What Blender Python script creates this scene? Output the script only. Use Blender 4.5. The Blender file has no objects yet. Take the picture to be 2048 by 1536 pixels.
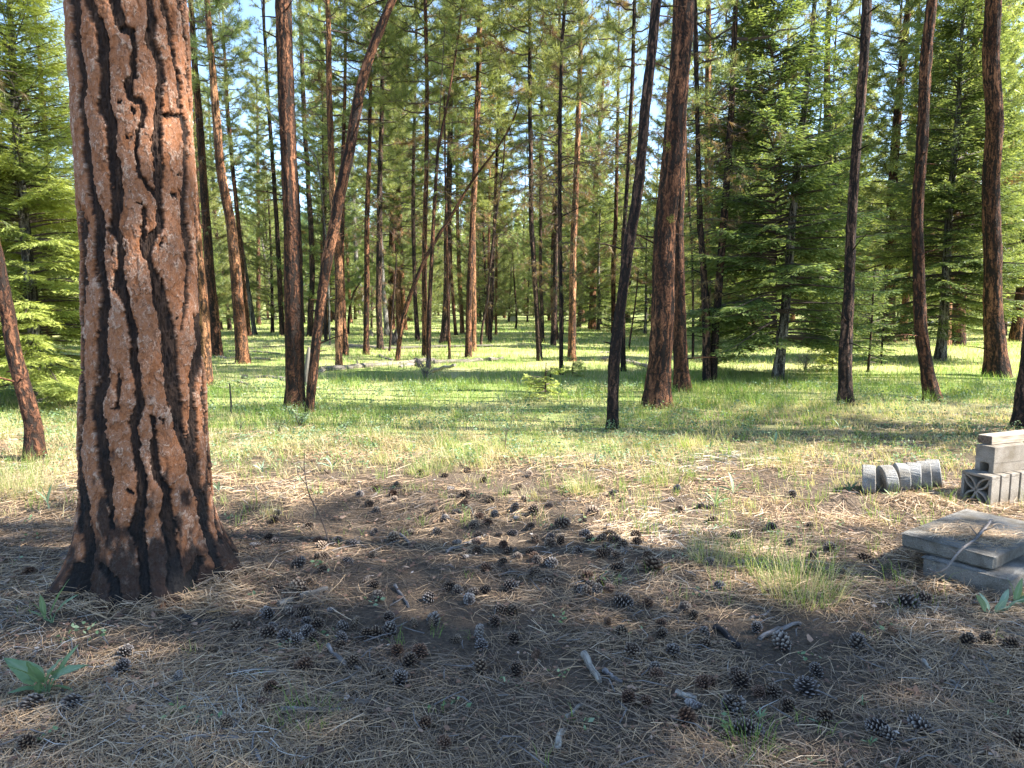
import bpy, math, random
import numpy as np
R = math.radians
C = bpy.context.scene.collection
SC = bpy.context.scene
rng = np.random.default_rng(7)
random.seed(7)

# ------------------------------------------------------------------ camera
FPX = 1420.0; HOR = 605.0; CAMH = 1.5
PITCH = math.atan((768 - HOR) / FPX)
cam_data = bpy.data.cameras.new('camera'); cam = bpy.data.objects.new('camera', cam_data); C.objects.link(cam)
cam_data.sensor_fit = 'HORIZONTAL'; cam_data.sensor_width = 36.0; cam_data.lens = 36.0 * FPX / 2048
cam_data.clip_start = 0.05; cam_data.clip_end = 4000
cam.location = (0, 0, CAMH); cam.rotation_euler = (math.pi / 2 - PITCH, 0, 0)
SC.camera = cam

# ------------------------------------------------------------------ sky, sun, exposure
SUN_EL = R(43); SUN_AZ = R(-6)      # azimuth from +x, negative is towards the camera side
world = bpy.data.worlds.new('World'); SC.world = world; world.use_nodes = True
nt = world.node_tree; bg = nt.nodes['Background']
sky = nt.nodes.new('ShaderNodeTexSky'); sky.sky_type = 'NISHITA'; sky.sun_disc = False
sky.sun_elevation = SUN_EL; sky.sun_rotation = R(90) - SUN_AZ
sky.altitude = 800; sky.air_density = 1.0; sky.dust_density = 0.15; sky.ozone_density = 2.5
nt.links.new(sky.outputs[0], bg.inputs[0]); bg.inputs[1].default_value = 0.112
sun_d = bpy.data.lights.new('sun', 'SUN'); sun_d.energy = 5.0; sun_d.angle = R(0.5); sun_d.color = (1, 0.955, 0.88)
sun = bpy.data.objects.new('sun', sun_d); C.objects.link(sun)
from mathutils import Vector, Matrix
sdir = Vector((math.cos(SUN_EL) * math.cos(SUN_AZ), math.cos(SUN_EL) * math.sin(SUN_AZ), math.sin(SUN_EL)))
sun.rotation_euler = sdir.to_track_quat('Z', 'Y').to_euler(); sun.location = (0, 0, 30)
SC.view_settings.view_transform = 'Standard'; SC.view_settings.look = 'None'
SC.view_settings.exposure = 2.24; SC.view_settings.gamma = 1
SC.render.engine = 'CYCLES'
SC.cycles.max_bounces = 5; SC.cycles.diffuse_bounces = 3; SC.cycles.glossy_bounces = 1
SC.cycles.transmission_bounces = 3; SC.cycles.transparent_max_bounces = 4
SC.cycles.caustics_reflective = False; SC.cycles.caustics_refractive = False
SC.cycles.sample_clamp_indirect = 6

# ------------------------------------------------------------------ noise
def _h(ix, iy, iz, s):
    a = ix.astype(np.uint32) * np.uint32(374761393) + iy.astype(np.uint32) * np.uint32(668265263) + iz.astype(np.uint32) * np.uint32(2147483647 - 5) + np.uint32((s * 974634777) & 0xffffffff)
    a = (a ^ (a >> np.uint32(13))) * np.uint32(1274126177)
    a = (a ^ (a >> np.uint32(16))) * np.uint32(2246822519)
    a = a ^ (a >> np.uint32(15))
    return (a & np.uint32(0xffffff)).astype(np.float32) / 16777215.0
def vn(x, y, z=None, s=0):
    x = np.asarray(x, float); y = np.asarray(y, float)
    x, y = np.broadcast_arrays(x, y)
    two = z is None
    fx = np.floor(x); fy = np.floor(y); ix = fx.astype(np.int64); iy = fy.astype(np.int64)
    u = x - fx; v = y - fy; u = u * u * (3 - 2 * u); v = v * v * (3 - 2 * v)
    def lay(iz):
        return ((1 - u) * (1 - v) * _h(ix, iy, iz, s) + u * (1 - v) * _h(ix + 1, iy, iz, s)
                + (1 - u) * v * _h(ix, iy + 1, iz, s) + u * v * _h(ix + 1, iy + 1, iz, s))
    if two: return lay(np.zeros_like(ix)) * 2 - 1
    z = np.broadcast_to(np.asarray(z, float), x.shape); fz = np.floor(z); iz = fz.astype(np.int64); w = z - fz; w = w * w * (3 - 2 * w)
    return ((1 - w) * lay(iz) + w * lay(iz + 1)) * 2 - 1
def fbm(x, y, z=None, o=4, s=0):
    t = 0; a = 1; n = 0; f = 1
    for i in range(o):
        t = t + a * vn(x * f, y * f, None if z is None else z * f, s + i * 17); n += a; a *= 0.5; f *= 2.03
    return t / n
def sst(a, b, x):
    t = np.clip((x - a) / (b - a), 0, 1); return t * t * (3 - 2 * t)

# ------------------------------------------------------------------ ground height and pixel helpers
BUMPS = []     # (x, y, rx, ry, h)
def H(x, y):
    x = np.asarray(x, float); y = np.asarray(y, float)
    far = sst(1.5, 9, np.abs(y) + np.abs(x) * 0.3)
    h = 0.07 * far * fbm(x * 0.22 + 5, y * 0.3, o=2, s=3) + 0.028 * fbm(x * 1.1, y * 1.3, o=3, s=5) + 0.008 * fbm(x * 6, y * 7, o=2, s=9)
    for bx, by, rx, ry, bh in BUMPS:
        h = h + bh * np.exp(-((x - bx) / rx) ** 2 - ((y - by) / ry) ** 2)
    return h
def ray(px, py):
    dx = (px - 1024) / FPX; dy = (768 - py) / FPX
    return np.array([dx, math.cos(PITCH) + dy * math.sin(PITCH), -math.sin(PITCH) + dy * math.cos(PITCH)])
def G(px, py, z=None):            # ground point seen at a pixel of the photograph
    d = ray(px, py); h = 0.0 if z is None else z
    for i in range(6):
        t = (CAMH - h) / -d[2]
        if z is not None: break
        h = float(H(d[0] * t, d[1] * t))
    return np.array([d[0] * t, d[1] * t, h])
def AT(px, py, Y):                # point on the vertical plane at distance Y
    d = ray(px, py); t = Y / d[1]; return np.array([d[0] * t, Y, CAMH + d[2] * t])
def rad_of(px, w, Y, z):         # radius of an upright trunk whose outline spans w pixels round px
    k = (Y * math.cos(PITCH) + (CAMH - z) * math.sin(PITCH)) / Y / FPX
    a0 = math.atan((px - w / 2 - 1024) * k); a1 = math.atan((px + w / 2 - 1024) * k); am = (a0 + a1) / 2
    D_ = Y / math.cos(am); return D_ * math.sin((a1 - a0) / 2), D_ * math.sin(am)
def zc(p): return p[1] * math.cos(PITCH) + (CAMH - p[2]) * math.sin(PITCH)
for (px, py, rx, ry, bh) in [(700, 893, .42, .22, .10), (610, 905, .35, .2, .05), (1690, 1012, .17, .12, .10), (1830, 1012, .2, .1, .06), (1640, 1020, .3, .1, .03),
                             (1330, 828, .55, .4, .07), (960, 776, .8, .5, .08), (1480, 752, .7, .5, .12), (520, 765, .7, .4, .08), (1040, 692, 1.6, .6, .12), (40, 1000, .5, .3, .08),
                             (300, 1190, .75, .6, .012), (1750, 850, .8, .4, .06), (930, 1010, .6, .3, .03), (1200, 1120, .5, .3, .03)]:
    q = G(px, py, 0.0); BUMPS.append((q[0], q[1], rx, ry, bh))

# ------------------------------------------------------------------ mesh + object helpers
def mk(name, V, F, mats, attrs=None, midx=None, smooth=False):
    """V (n,3); F list of int arrays (m,k)."""
    me = bpy.data.meshes.new(name); V = np.asarray(V, np.float32)
    F = [np.asarray(f, np.int32) for f in F if len(f)]
    me.vertices.add(len(V)); me.vertices.foreach_set('co', V.ravel())
    nl = sum(f.size for f in F); npol = sum(len(f) for f in F)
    me.loops.add(nl); me.loops.foreach_set('vertex_index', np.concatenate([f.ravel() for f in F]))
    tot = np.concatenate([np.full(len(f), f.shape[1], np.int32) for f in F])
    me.polygons.add(npol); me.polygons.foreach_set('loop_start', np.concatenate([[0], np.cumsum(tot)[:-1]]).astype(np.int32))
    if smooth is not False: me.polygons.foreach_set('use_smooth', np.full(npol, bool(smooth)))
    else: me.polygons.foreach_set('use_smooth', np.zeros(npol, bool))
    for m in (mats if isinstance(mats, (list, tuple)) else [mats]): me.materials.append(m)
    if midx is not None: me.polygons.foreach_set('material_index', np.asarray(midx, np.int32))
    for k, a in (attrs or {}).items():
        a = np.asarray(a, np.float32)
        if a.ndim == 1:
            at = me.attributes.new(k, 'FLOAT', 'POINT'); at.data.foreach_set('value', a)
        else:
            at = me.attributes.new(k, 'FLOAT_VECTOR', 'POINT'); at.data.foreach_set('vector', a.ravel())
    me.update(calc_edges=True); me.validate(); return me
def ob(name, data, parent=None, loc=None, rot=None, scale=None):
    o = bpy.data.objects.new(name, data); C.objects.link(o)
    if parent is not None: o.parent = parent
    if loc is not None: o.location = [float(v) for v in loc]
    if rot is not None: o.rotation_euler = [float(v) for v in rot]
    if scale is not None: o.scale = (scale,) * 3 if np.isscalar(scale) else scale
    return o
def tag(o, label=None, cat=None, group=None, kind=None):
    if label: o['label'] = label
    if cat: o['category'] = cat
    if group: o['group'] = group
    if kind: o['kind'] = kind
    return o
def thing(name, loc, label, cat, group=None, rot=None):
    return tag(ob(name, None, None, loc, rot), label, cat, group)

class MB:
    """collects pieces, keeps a tint per vertex and a bark coordinate"""
    def __init__(s): s.V = []; s.F = {}; s.n = 0; s.T = []; s.B = []; s.M = {}
    def add(s, V, F, tint=0.5, bk=None, m=0):
        V = np.asarray(V, float); F = np.asarray(F, int)
        if not len(V) or not len(F): return
        s.V.append(V); k = F.shape[1]
        s.F.setdefault(k, []).append(F + s.n); s.M.setdefault(k, []).append(np.full(len(F), m, int))
        s.T.append(np.broadcast_to(np.asarray(tint, float), (len(V),)))
        s.B.append(V if bk is None else bk); s.n += len(V)
    def mesh(s, name, mats, smooth=False):
        ks = sorted(s.F)
        return mk(name, np.concatenate(s.V), [np.concatenate(s.F[k]) for k in ks], mats,
                  {'tint': np.concatenate(s.T), 'bk': np.concatenate(s.B)}, np.concatenate([np.concatenate(s.M[k]) for k in ks]), smooth)
def frame_for(d):
    d = d / (np.linalg.norm(d, axis=-1, keepdims=True) + 1e-9)
    ref = np.where(np.abs(d[..., 2:3]) > 0.92, np.array([1., 0, 0]), np.array([0., 0, 1]))
    a = np.cross(ref, d); a /= (np.linalg.norm(a, axis=-1, keepdims=True) + 1e-9)
    return d, a, np.cross(d, a)
def tube(P, r, n=8, cap=True, disp=None):
    P = np.asarray(P, float); m = len(P); r = np.broadcast_to(np.asarray(r, float), (m,))
    D = np.gradient(P, axis=0); d, a, b = frame_for(D)
    # keep the frame from flipping
    for i in range(1, m):
        a[i] = a[i - 1] - d[i] * np.dot(a[i - 1], d[i]); a[i] /= np.linalg.norm(a[i]) + 1e-9; b[i] = np.cross(d[i], a[i])
    th = np.linspace(0, 2 * np.pi, n, endpoint=False)
    S = np.concatenate([[0], np.cumsum(np.linalg.norm(np.diff(P, axis=0), axis=1))])
    rr = r[:, None] * np.ones(n)
    rm = float(np.mean(r))
    bk = np.stack([np.cos(th)[None] * rm + 0 * S[:, None], np.sin(th)[None] * rm + 0 * S[:, None], S[:, None] + 0 * th[None]], -1)
    if disp is not None: rr = rr + disp(th[None] + 0 * rr, S[:, None] + 0 * rr, r[:, None] + 0 * rr)
    V = P[:, None] + rr[..., None] * (np.cos(th)[None, :, None] * a[:, None] + np.sin(th)[None, :, None] * b[:, None])
    i = np.arange(m - 1)[:, None]; j = np.arange(n)[None]; j2 = (j + 1) % n
    F = np.stack([i * n + j, i * n + j2, (i + 1) * n + j2, (i + 1) * n + j], -1).reshape(-1, 4)
    V = V.reshape(-1, 3); bk = bk.reshape(-1, 3)
    return V, F, bk
def add_tube(mb, P, r, n=6, tint=.5, m=0, disp=None, cap=True):
    V, F, bk = tube(P, r, n, disp=disp); mb.add(V, F, tint, bk, m)
    if cap:
        for e, row in ((0, V[:n]), (1, V[-n:])):
            c = row.mean(0); W = np.vstack([row, c]); k = np.arange(n)
            f = np.stack([k, (k + 1) % n, np.full(n, n)], -1)
            if e == 0: f = f[:, ::-1]
            mb.add(W, f, tint, np.vstack([bk[:n] if e == 0 else bk[-n:], (bk[:n] if e == 0 else bk[-n:]).mean(0)]), m)
def smooth_path(P, n):
    P = np.asarray(P, float); s = np.concatenate([[0], np.cumsum(np.linalg.norm(np.diff(P[:, :3], axis=0), axis=1))])
    t = np.linspace(0, s[-1], n); Q = np.stack([np.interp(t, s, P[:, k]) for k in range(P.shape[1])], 1)
    for _ in range(3):
        Q[1:-1] = 0.25 * Q[:-2] + 0.5 * Q[1:-1] + 0.25 * Q[2:]
    return Q
def box(mb, c, sx, sy, sz, ax=None, tint=.5, m=0, bev=0.0, jit=0.0):
    """box with chamfered edges, centre c, axes ax"""
    ax = np.eye(3) if ax is None else np.asarray(ax, float)
    b = max(bev, 1e-4); hs = np.array([sx, sy, sz]) / 2
    V = []; idx = {}
    for sxn in (-1, 1):
        for syn in (-1, 1):
            for szn in (-1, 1):
                s = np.array([sxn, syn, szn])
                for k in range(3):
                    p = s * (hs - b); p[k] = s[k] * hs[k]; idx[(sxn, syn, szn, k)] = len(V); V.append(p)
    V = np.array(V)
    if jit: V = V + rng.normal(0, jit, V.shape)
    Q = []; T = []
    for k in range(3):
        o = [i for i in range(3) if i != k]
        for s in (-1, 1):
            def g(u, v, kk=k):
                t = [0, 0, 0]; t[k] = s; t[o[0]] = u; t[o[1]] = v; return idx[tuple(t) + (kk,)]
            q = [g(-1, -1), g(1, -1), g(1, 1), g(-1, 1)]
            Q.append(q if (s > 0) == (k != 1) else q[::-1])
    for k in range(3):                       # edge chamfers along axis k
        o = [i for i in range(3) if i != k]
        for u in (-1, 1):
            for v in (-1, 1):
                def g(w, kk):
                    t = [0, 0, 0]; t[k] = w; t[o[0]] = u; t[o[1]] = v; return idx[tuple(t) + (kk,)]
                Q.append([g(-1, o[0]), g(1, o[0]), g(1, o[1]), g(-1, o[1])])
    for s in [(a, b_, c_) for a in (-1, 1) for b_ in (-1, 1) for c_ in (-1, 1)]:
        T.append([idx[s + (0,)], idx[s + (1,)], idx[s + (2,)]])
    W = V @ ax + np.asarray(c, float)
    mb.add(W, np.array(Q), tint, None, m); mb.V[-1] = W
    n0 = mb.n - len(W); mb.F.setdefault(3, []).append(np.array(T) + n0); mb.M.setdefault(3, []).append(np.full(len(T), m, int))

# ------------------------------------------------------------------ materials
def newmat(name, rough=0.85, spec=0.3):
    m = bpy.data.materials.new(name); m.use_nodes = True; n = m.node_tree
    b = n.nodes['Principled BSDF']; b.inputs['Roughness'].default_value = rough; b.inputs['Specular IOR Level'].default_value = spec
    return m, n, b
def nd(n, t, **k):
    x = n.nodes.new(t)
    for a, v in k.items():
        if a.startswith('i_'): x.inputs[int(a[2:]) if a[2:].isdigit() else a[2:]].default_value = v
        else: setattr(x, a, v)
    return x
def ramp(n, fac, stops):
    r = n.nodes.new('ShaderNodeValToRGB'); e = r.color_ramp.elements
    while len(e) < len(stops): e.new(0.5)
    for el, (p, c) in zip(e, stops): el.position = p; el.color = (*c, 1) if len(c) == 3 else c
    if fac is not None: n.links.new(fac, r.inputs[0])
    return r
def attr(n, name): return nd(n, 'ShaderNodeAttribute', attribute_name=name)
def noise(n, vec, scale, detail=4, rough=0.55):
    x = nd(n, 'ShaderNodeTexNoise'); x.inputs['Scale'].default_value = scale; x.inputs['Detail'].default_value = detail; x.inputs['Roughness'].default_value = rough
    if vec is not None: n.links.new(vec, x.inputs['Vector'])
    return x
def mapv(n, vec, s):
    x = nd(n, 'ShaderNodeMapping'); x.inputs['Scale'].default_value = s; n.links.new(vec, x.inputs['Vector']); return x.outputs[0]
def mixc(n, f, a, b, mode='MIX'):
    x = nd(n, 'ShaderNodeMix', data_type='RGBA', blend_type=mode)
    for s, v in ((0, f), (6, a), (7, b)):
        if hasattr(v, 'is_linked') or hasattr(v, 'links'): n.links.new(v, x.inputs[s])
        elif s == 0: x.inputs[0].default_value = v
        else: x.inputs[s].default_value = (*v, 1)
    return x.outputs[2]
def bump(n, b, h, strength, dist):
    x = nd(n, 'ShaderNodeBump'); x.inputs['Strength'].default_value = strength; x.inputs['Distance'].default_value = dist
    n.links.new(h, x.inputs['Height']); n.links.new(x.outputs[0], b.inputs['Normal']); return x
def leafmat(name, stops, transl=0.35, rough=0.5, spec=0.25, objvar=0.0, tcol=1.0):
    m, n, b = newmat(name, rough, spec)
    a = attr(n, 'tint'); r = ramp(n, a.outputs['Fac'], stops); col = r.outputs[0]
    if objvar:
        oi = nd(n, 'ShaderNodeObjectInfo'); hs = nd(n, 'ShaderNodeHueSaturation'); mr = nd(n, 'ShaderNodeMapRange')
        mr.inputs[3].default_value = 1 - objvar; mr.inputs[4].default_value = 1 + objvar
        n.links.new(oi.outputs['Random'], mr.inputs[0]); n.links.new(mr.outputs[0], hs.inputs['Value'])
        mh = nd(n, 'ShaderNodeMapRange'); mh.inputs[3].default_value = 0.485; mh.inputs[4].default_value = 0.515
        mm = nd(n, 'ShaderNodeMath', operation='FRACT'); m2 = nd(n, 'ShaderNodeMath', operation='MULTIPLY'); m2.inputs[1].default_value = 7.31
        n.links.new(oi.outputs['Random'], m2.inputs[0]); n.links.new(m2.outputs[0], mm.inputs[0]); n.links.new(mm.outputs[0], mh.inputs[0]); n.links.new(mh.outputs[0], hs.inputs['Hue'])
        n.links.new(col, hs.inputs['Color']); col = hs.outputs[0]
    n.links.new(col, b.inputs['Base Color'])
    t = nd(n, 'ShaderNodeBsdfTranslucent'); n.links.new(mixc(n, 1.0, col, (1.15 * tcol, 1.1 * tcol, 0.6 * tcol), 'MULTIPLY'), t.inputs[0])
    mx = nd(n, 'ShaderNodeMixShader'); mx.inputs[0].default_value = transl
    out = n.nodes['Material Output']; n.links.new(b.outputs[0], mx.inputs[1]); n.links.new(t.outputs[0], mx.inputs[2]); n.links.new(mx.outputs[0], out.inputs[0])
    return m
def barkmat(name, plate_a, plate_b, dark, fr=33, zs=0.08, lo=0.44):
    m, n, b = newmat(name, 0.9, 0.15)
    v = attr(n, 'bk').outputs['Vector']
    oi = nd(n, 'ShaderNodeObjectInfo'); off = nd(n, 'ShaderNodeVectorMath', operation='ADD')
    sc_ = nd(n, 'ShaderNodeMath', operation='MULTIPLY'); sc_.inputs[1].default_value = 37.0; n.links.new(oi.outputs['Random'], sc_.inputs[0])
    n.links.new(v, off.inputs[0]); n.links.new(sc_.outputs[0], off.inputs[1]); v = off.outputs[0]
    wn = noise(n, mapv(n, v, (1, 1, 0.6)), 7, 3)
    ad = nd(n, 'ShaderNodeVectorMath', operation='MULTIPLY_ADD'); ad.inputs[1].default_value = (0.06, 0.06, 0.3)
    n.links.new(wn.outputs['Color'], ad.inputs[0]); n.links.new(v, ad.inputs[2])
    st_ = noise(n, mapv(n, ad.outputs[0], (1, 1, zs)), fr, 3, 0.6)          # long vertical furrows
    fl = noise(n, mapv(n, ad.outputs[0], (1, 1, 0.45)), 60, 4, 0.7)         # flakes
    vo = nd(n, 'ShaderNodeTexVoronoi', feature='DISTANCE_TO_EDGE'); vo.inputs['Scale'].default_value = 26; n.links.new(mapv(n, ad.outputs[0], (1, 1, 0.3)), vo.inputs['Vector'])
    d1 = nd(n, 'ShaderNodeMath', operation='MULTIPLY_ADD'); d1.inputs[1].default_value = 0.30; n.links.new(fl.outputs[0], d1.inputs[0]); n.links.new(st_.outputs[0], d1.inputs[2])
    d2 = nd(n, 'ShaderNodeMath', operation='MULTIPLY_ADD'); d2.inputs[1].default_value = 0.35; n.links.new(vo.outputs['Distance'], d2.inputs[0]); n.links.new(d1.outputs[0], d2.inputs[2])
    mask = ramp(n, d2.outputs[0], [(lo + 0.16, (0, 0, 0)), (lo + 0.24, (0.45, 0.45, 0.45)), (lo + 0.33, (1, 1, 1))])
    big = noise(n, mapv(n, v, (1, 1, 0.3)), 3, 3)
    pm = nd(n, 'ShaderNodeMath', operation='MULTIPLY_ADD'); pm.inputs[1].default_value = 0.8; n.links.new(fl.outputs[0], pm.inputs[0]); n.links.new(big.outputs[0], pm.inputs[2])
    plate = ramp(n, pm.outputs[0], [(0.66, tuple(0.45 * q for q in plate_a)), (0.80, plate_a), (1.02, plate_b), (1.18, tuple(min(1, 1.35 * q) for q in plate_b))])
    col = mixc(n, mask.outputs[0], dark, plate.outputs[0])
    n.links.new(col, b.inputs['Base Color'])
    hsum = nd(n, 'ShaderNodeMath', operation='MULTIPLY_ADD'); hsum.inputs[1].default_value = 0.9
    n.links.new(fl.outputs[0], hsum.inputs[0]); n.links.new(mask.outputs[0], hsum.inputs[2])
    bump(n, b, hsum.outputs[0], 1.0, 0.016)
    return m

M = {}
M['bark_orange'] = barkmat('bark_orange', (0.19, 0.082, 0.04), (0.35, 0.175, 0.088), (0.045, 0.03, 0.022))
M['bark_brown'] = barkmat('bark_brown', (0.10, 0.045, 0.026), (0.22, 0.10, 0.052), (0.022, 0.016, 0.013), lo=0.46)
M['bark_dark'] = barkmat('bark_dark', (0.06, 0.038, 0.029), (0.14, 0.08, 0.055), (0.016, 0.013, 0.012), lo=0.48)
M['bark_grey'] = barkmat('bark_grey', (0.12, 0.11, 0.095), (0.24, 0.22, 0.19), (0.03, 0.027, 0.024), lo=0.42)
M['twig'] = newmat('twig_bark')[0]; M['twig'].node_tree.nodes['Principled BSDF'].inputs['Base Color'].default_value = (0.085, 0.062, 0.05, 1)
M['pine'] = leafmat('pine_needles', [(0.0, (0.27, 0.175, 0.10)), (0.10, (0.23, 0.16, 0.08)), (0.14, (0.14, 0.18, 0.07)), (0.55, (0.28, 0.325, 0.125)), (1.0, (0.45, 0.48, 0.19))], 0.55, 0.38, 0.5, 0.16)
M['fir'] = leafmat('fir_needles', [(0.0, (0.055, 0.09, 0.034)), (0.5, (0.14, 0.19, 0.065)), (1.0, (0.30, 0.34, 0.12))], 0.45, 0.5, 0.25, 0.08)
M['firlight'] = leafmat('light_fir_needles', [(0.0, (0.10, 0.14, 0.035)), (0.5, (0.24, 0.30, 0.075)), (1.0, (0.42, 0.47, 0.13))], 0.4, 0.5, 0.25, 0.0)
M['grass'] = leafmat('grass_blades', [(0.0, (0.60, 0.50, 0.31)), (0.30, (0.54, 0.49, 0.26)), (0.42, (0.33, 0.37, 0.13)), (0.62, (0.18, 0.28, 0.06)), (1.0, (0.27, 0.40, 0.095))], 0.45, 0.5, 0.2)
M['litter'] = leafmat('dry_pine_needles', [(0.0, (0.10, 0.078, 0.064)), (0.35, (0.25, 0.178, 0.118)), (0.7, (0.47, 0.315, 0.175)), (0.93, (0.57, 0.44, 0.30)), (1.0, (0.40, 0.375, 0.34))], 0.12, 0.55, 0.3)
M['leaf'] = leafmat('forb_leaves', [(0.0, (0.10, 0.16, 0.07)), (0.5, (0.17, 0.26, 0.13)), (1.0, (0.29, 0.36, 0.23))], 0.35, 0.6, 0.25)
M['leafgrey'] = leafmat('woolly_leaves', [(0.0, (0.12, 0.2, 0.12)), (0.5, (0.2, 0.3, 0.2)), (1.0, (0.33, 0.4, 0.31))], 0.25, 0.7, 0.2)

def conemat(name, dark, tip):
    m, n, b = newmat(name, 0.75, 0.3); a = attr(n, 'tint')
    r = ramp(n, a.outputs['Fac'], [(0.0, (0.014, 0.011, 0.010)), (0.45, dark), (0.78, tuple(0.5 * (x + y) for x, y in zip(dark, tip))), (1.0, tip)])
    tc = nd(n, 'ShaderNodeTexCoord'); no = noise(n, tc.outputs['Object'], 90, 3)
    n.links.new(mixc(n, 0.7, r.outputs[0], ramp(n, no.outputs[0], [(0.3, (0.5, 0.5, 0.5)), (0.7, (1.3, 1.3, 1.3))]).outputs[0], 'MULTIPLY'), b.inputs['Base Color']); return m
M['cone_dark'] = conemat('cone_dark', (0.055, 0.032, 0.022), (0.31, 0.24, 0.175))
M['cone_grey'] = conemat('cone_grey', (0.075, 0.056, 0.048), (0.35, 0.31, 0.275))
M['cone_red'] = conemat('cone_red', (0.09, 0.045, 0.028), (0.25, 0.165, 0.11))

def concrete(name, base, var=0.25, stain=(0.6, 0.56, 0.5)):
    m, n, b = newmat(name, 0.92, 0.2); tc = nd(n, 'ShaderNodeTexCoord'); o = tc.outputs['Object']
    f = noise(n, o, 160, 3, 0.7); g = noise(n, o, 7, 5); v = nd(n, 'ShaderNodeTexVoronoi'); v.inputs['Scale'].default_value = 85; n.links.new(o, v.inputs['Vector'])
    c = mixc(n, 1.0, base, ramp(n, g.outputs[0], [(0.35, stain), (0.6, (1, 1, 1))]).outputs[0], 'MULTIPLY')
    c = mixc(n, var * 2, c, ramp(n, f.outputs[0], [(0.3, (0.6, 0.6, 0.6)), (0.7, (1.3, 1.3, 1.3))]).outputs[0], 'MULTIPLY')
    pit = ramp(n, v.outputs['Distance'], [(0.10, (0.25, 0.25, 0.25)), (0.22, (1, 1, 1))])
    pn = noise(n, o, 30, 2); pr = ramp(n, pn.outputs[0], [(0.5, (0, 0, 0)), (0.62, (1, 1, 1))])
    c = mixc(n, pr.outputs[0], c, mixc(n, 1.0, c, pit.outputs[0], 'MULTIPLY'))
    n.links.new(c, b.inputs['Base Color'])
    ad = nd(n, 'ShaderNodeMath', operation='ADD'); n.links.new(f.outputs[0], ad.inputs[0]); n.links.new(g.outputs[0], ad.inputs[1]); bump(n, b, ad.outputs[0], 1.0, 0.012)
    return m
M['concrete'] = concrete('concrete', (0.33, 0.32, 0.30), 0.45)
M['slabc'] = concrete('slab_concrete', (0.235, 0.22, 0.195), 0.45, stain=(0.5, 0.46, 0.4))
M['blockc'] = concrete('block_concrete', (0.34, 0.305, 0.26), 0.4)
def wood(name, a_, b_, s=(3, 60, 60)):
    m, n, b = newmat(name, 0.85, 0.2); v = attr(n, 'bk').outputs['Vector']
    f = noise(n, mapv(n, v, s), 1.0, 5, 0.6); r = ramp(n, f.outputs[0], [(0.3, tuple(x * 0.35 for x in a_)), (0.45, a_), (0.7, b_)])
    n.links.new(r.outputs[0], b.inputs['Base Color']); bump(n, b, f.outputs[0], 0.8, 0.006); return m
M['logwood'] = wood('weathered_wood', (0.13, 0.11, 0.09), (0.30, 0.26, 0.21), (70, 70, 5))
M['paleedge'] = wood('pale_wood', (0.17, 0.145, 0.12), (0.38, 0.34, 0.28), (90, 90, 10))
M['stick'] = wood('stick_wood', (0.13, 0.115, 0.105), (0.30, 0.27, 0.25), (80, 80, 10))
M['beam'] = wood('beam_wood', (0.30, 0.24, 0.18), (0.5, 0.42, 0.33), (5, 90, 90))
M['beamend'] = wood('beam_end', (0.10, 0.07, 0.05), (0.2, 0.14, 0.1), (60, 60, 60))
M['char'] = wood('charred_wood', (0.02, 0.018, 0.018), (0.09, 0.08, 0.075), (40, 40, 6))
M['flake'] = leafmat('bark_flakes', [(0.0, (0.07, 0.045, 0.035)), (0.5, (0.22, 0.125, 0.08)), (0.85, (0.36, 0.235, 0.16)), (1.0, (0.42, 0.38, 0.34))], 0.05, 0.7, 0.2)

# hero bark: plate mask, flake value and char come from the mesh itself
m, n, b = newmat('big_pine_bark', 0.85, 0.22); M['hero'] = m
a = attr(n, 'plate'); f1 = attr(n, 'flake'); crk = attr(n, 'crack'); ch = attr(n, 'char'); v = attr(n, 'bk').outputs['Vector']
fine = noise(n, v, 120, 5, 0.65); mid = noise(n, mapv(n, v, (1, 1, 0.5)), 22, 4)
pm = nd(n, 'ShaderNodeMath', operation='MULTIPLY_ADD'); pm.inputs[1].default_value = 0.55; n.links.new(mid.outputs[0], pm.inputs[0]); n.links.new(f1.outputs['Fac'], pm.inputs[2])
plate = ramp(n, pm.outputs[0], [(0.16, (0.09, 0.04, 0.022)), (0.34, (0.26, 0.10, 0.04)), (0.52, (0.29, 0.125, 0.06)), (0.80, (0.30, 0.15, 0.088)), (1.0, (0.43, 0.285, 0.20))])
fur = ramp(n, mid.outputs[0], [(0.35, (0.018, 0.012, 0.010)), (0.6, (0.05, 0.028, 0.018)), (0.8, (0.12, 0.07, 0.045))])
plc = mixc(n, crk.outputs['Fac'], plate.outputs[0], (0.06, 0.03, 0.02))
col = mixc(n, a.outputs['Fac'], fur.outputs[0], plc)
col = mixc(n, 0.5, col, ramp(n, fine.outputs[0], [(0.3, (0.55, 0.55, 0.55)), (0.7, (1.25, 1.25, 1.25))]).outputs[0], 'MULTIPLY')
col = mixc(n, ch.outputs['Fac'], col, ramp(n, fine.outputs[0], [(0.35, (0.006, 0.005, 0.005)), (0.68, (0.016, 0.014, 0.013)), (0.9, (0.055, 0.048, 0.045))]).outputs[0])
n.links.new(col, b.inputs['Base Color'])
hh = nd(n, 'ShaderNodeMath', operation='MULTIPLY_ADD'); hh.inputs[1].default_value = 0.5; n.links.new(fine.outputs[0], hh.inputs[0]); n.links.new(mid.outputs[0], hh.inputs[2]); bump(n, b, hh.outputs[0], 0.9, 0.009)

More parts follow.
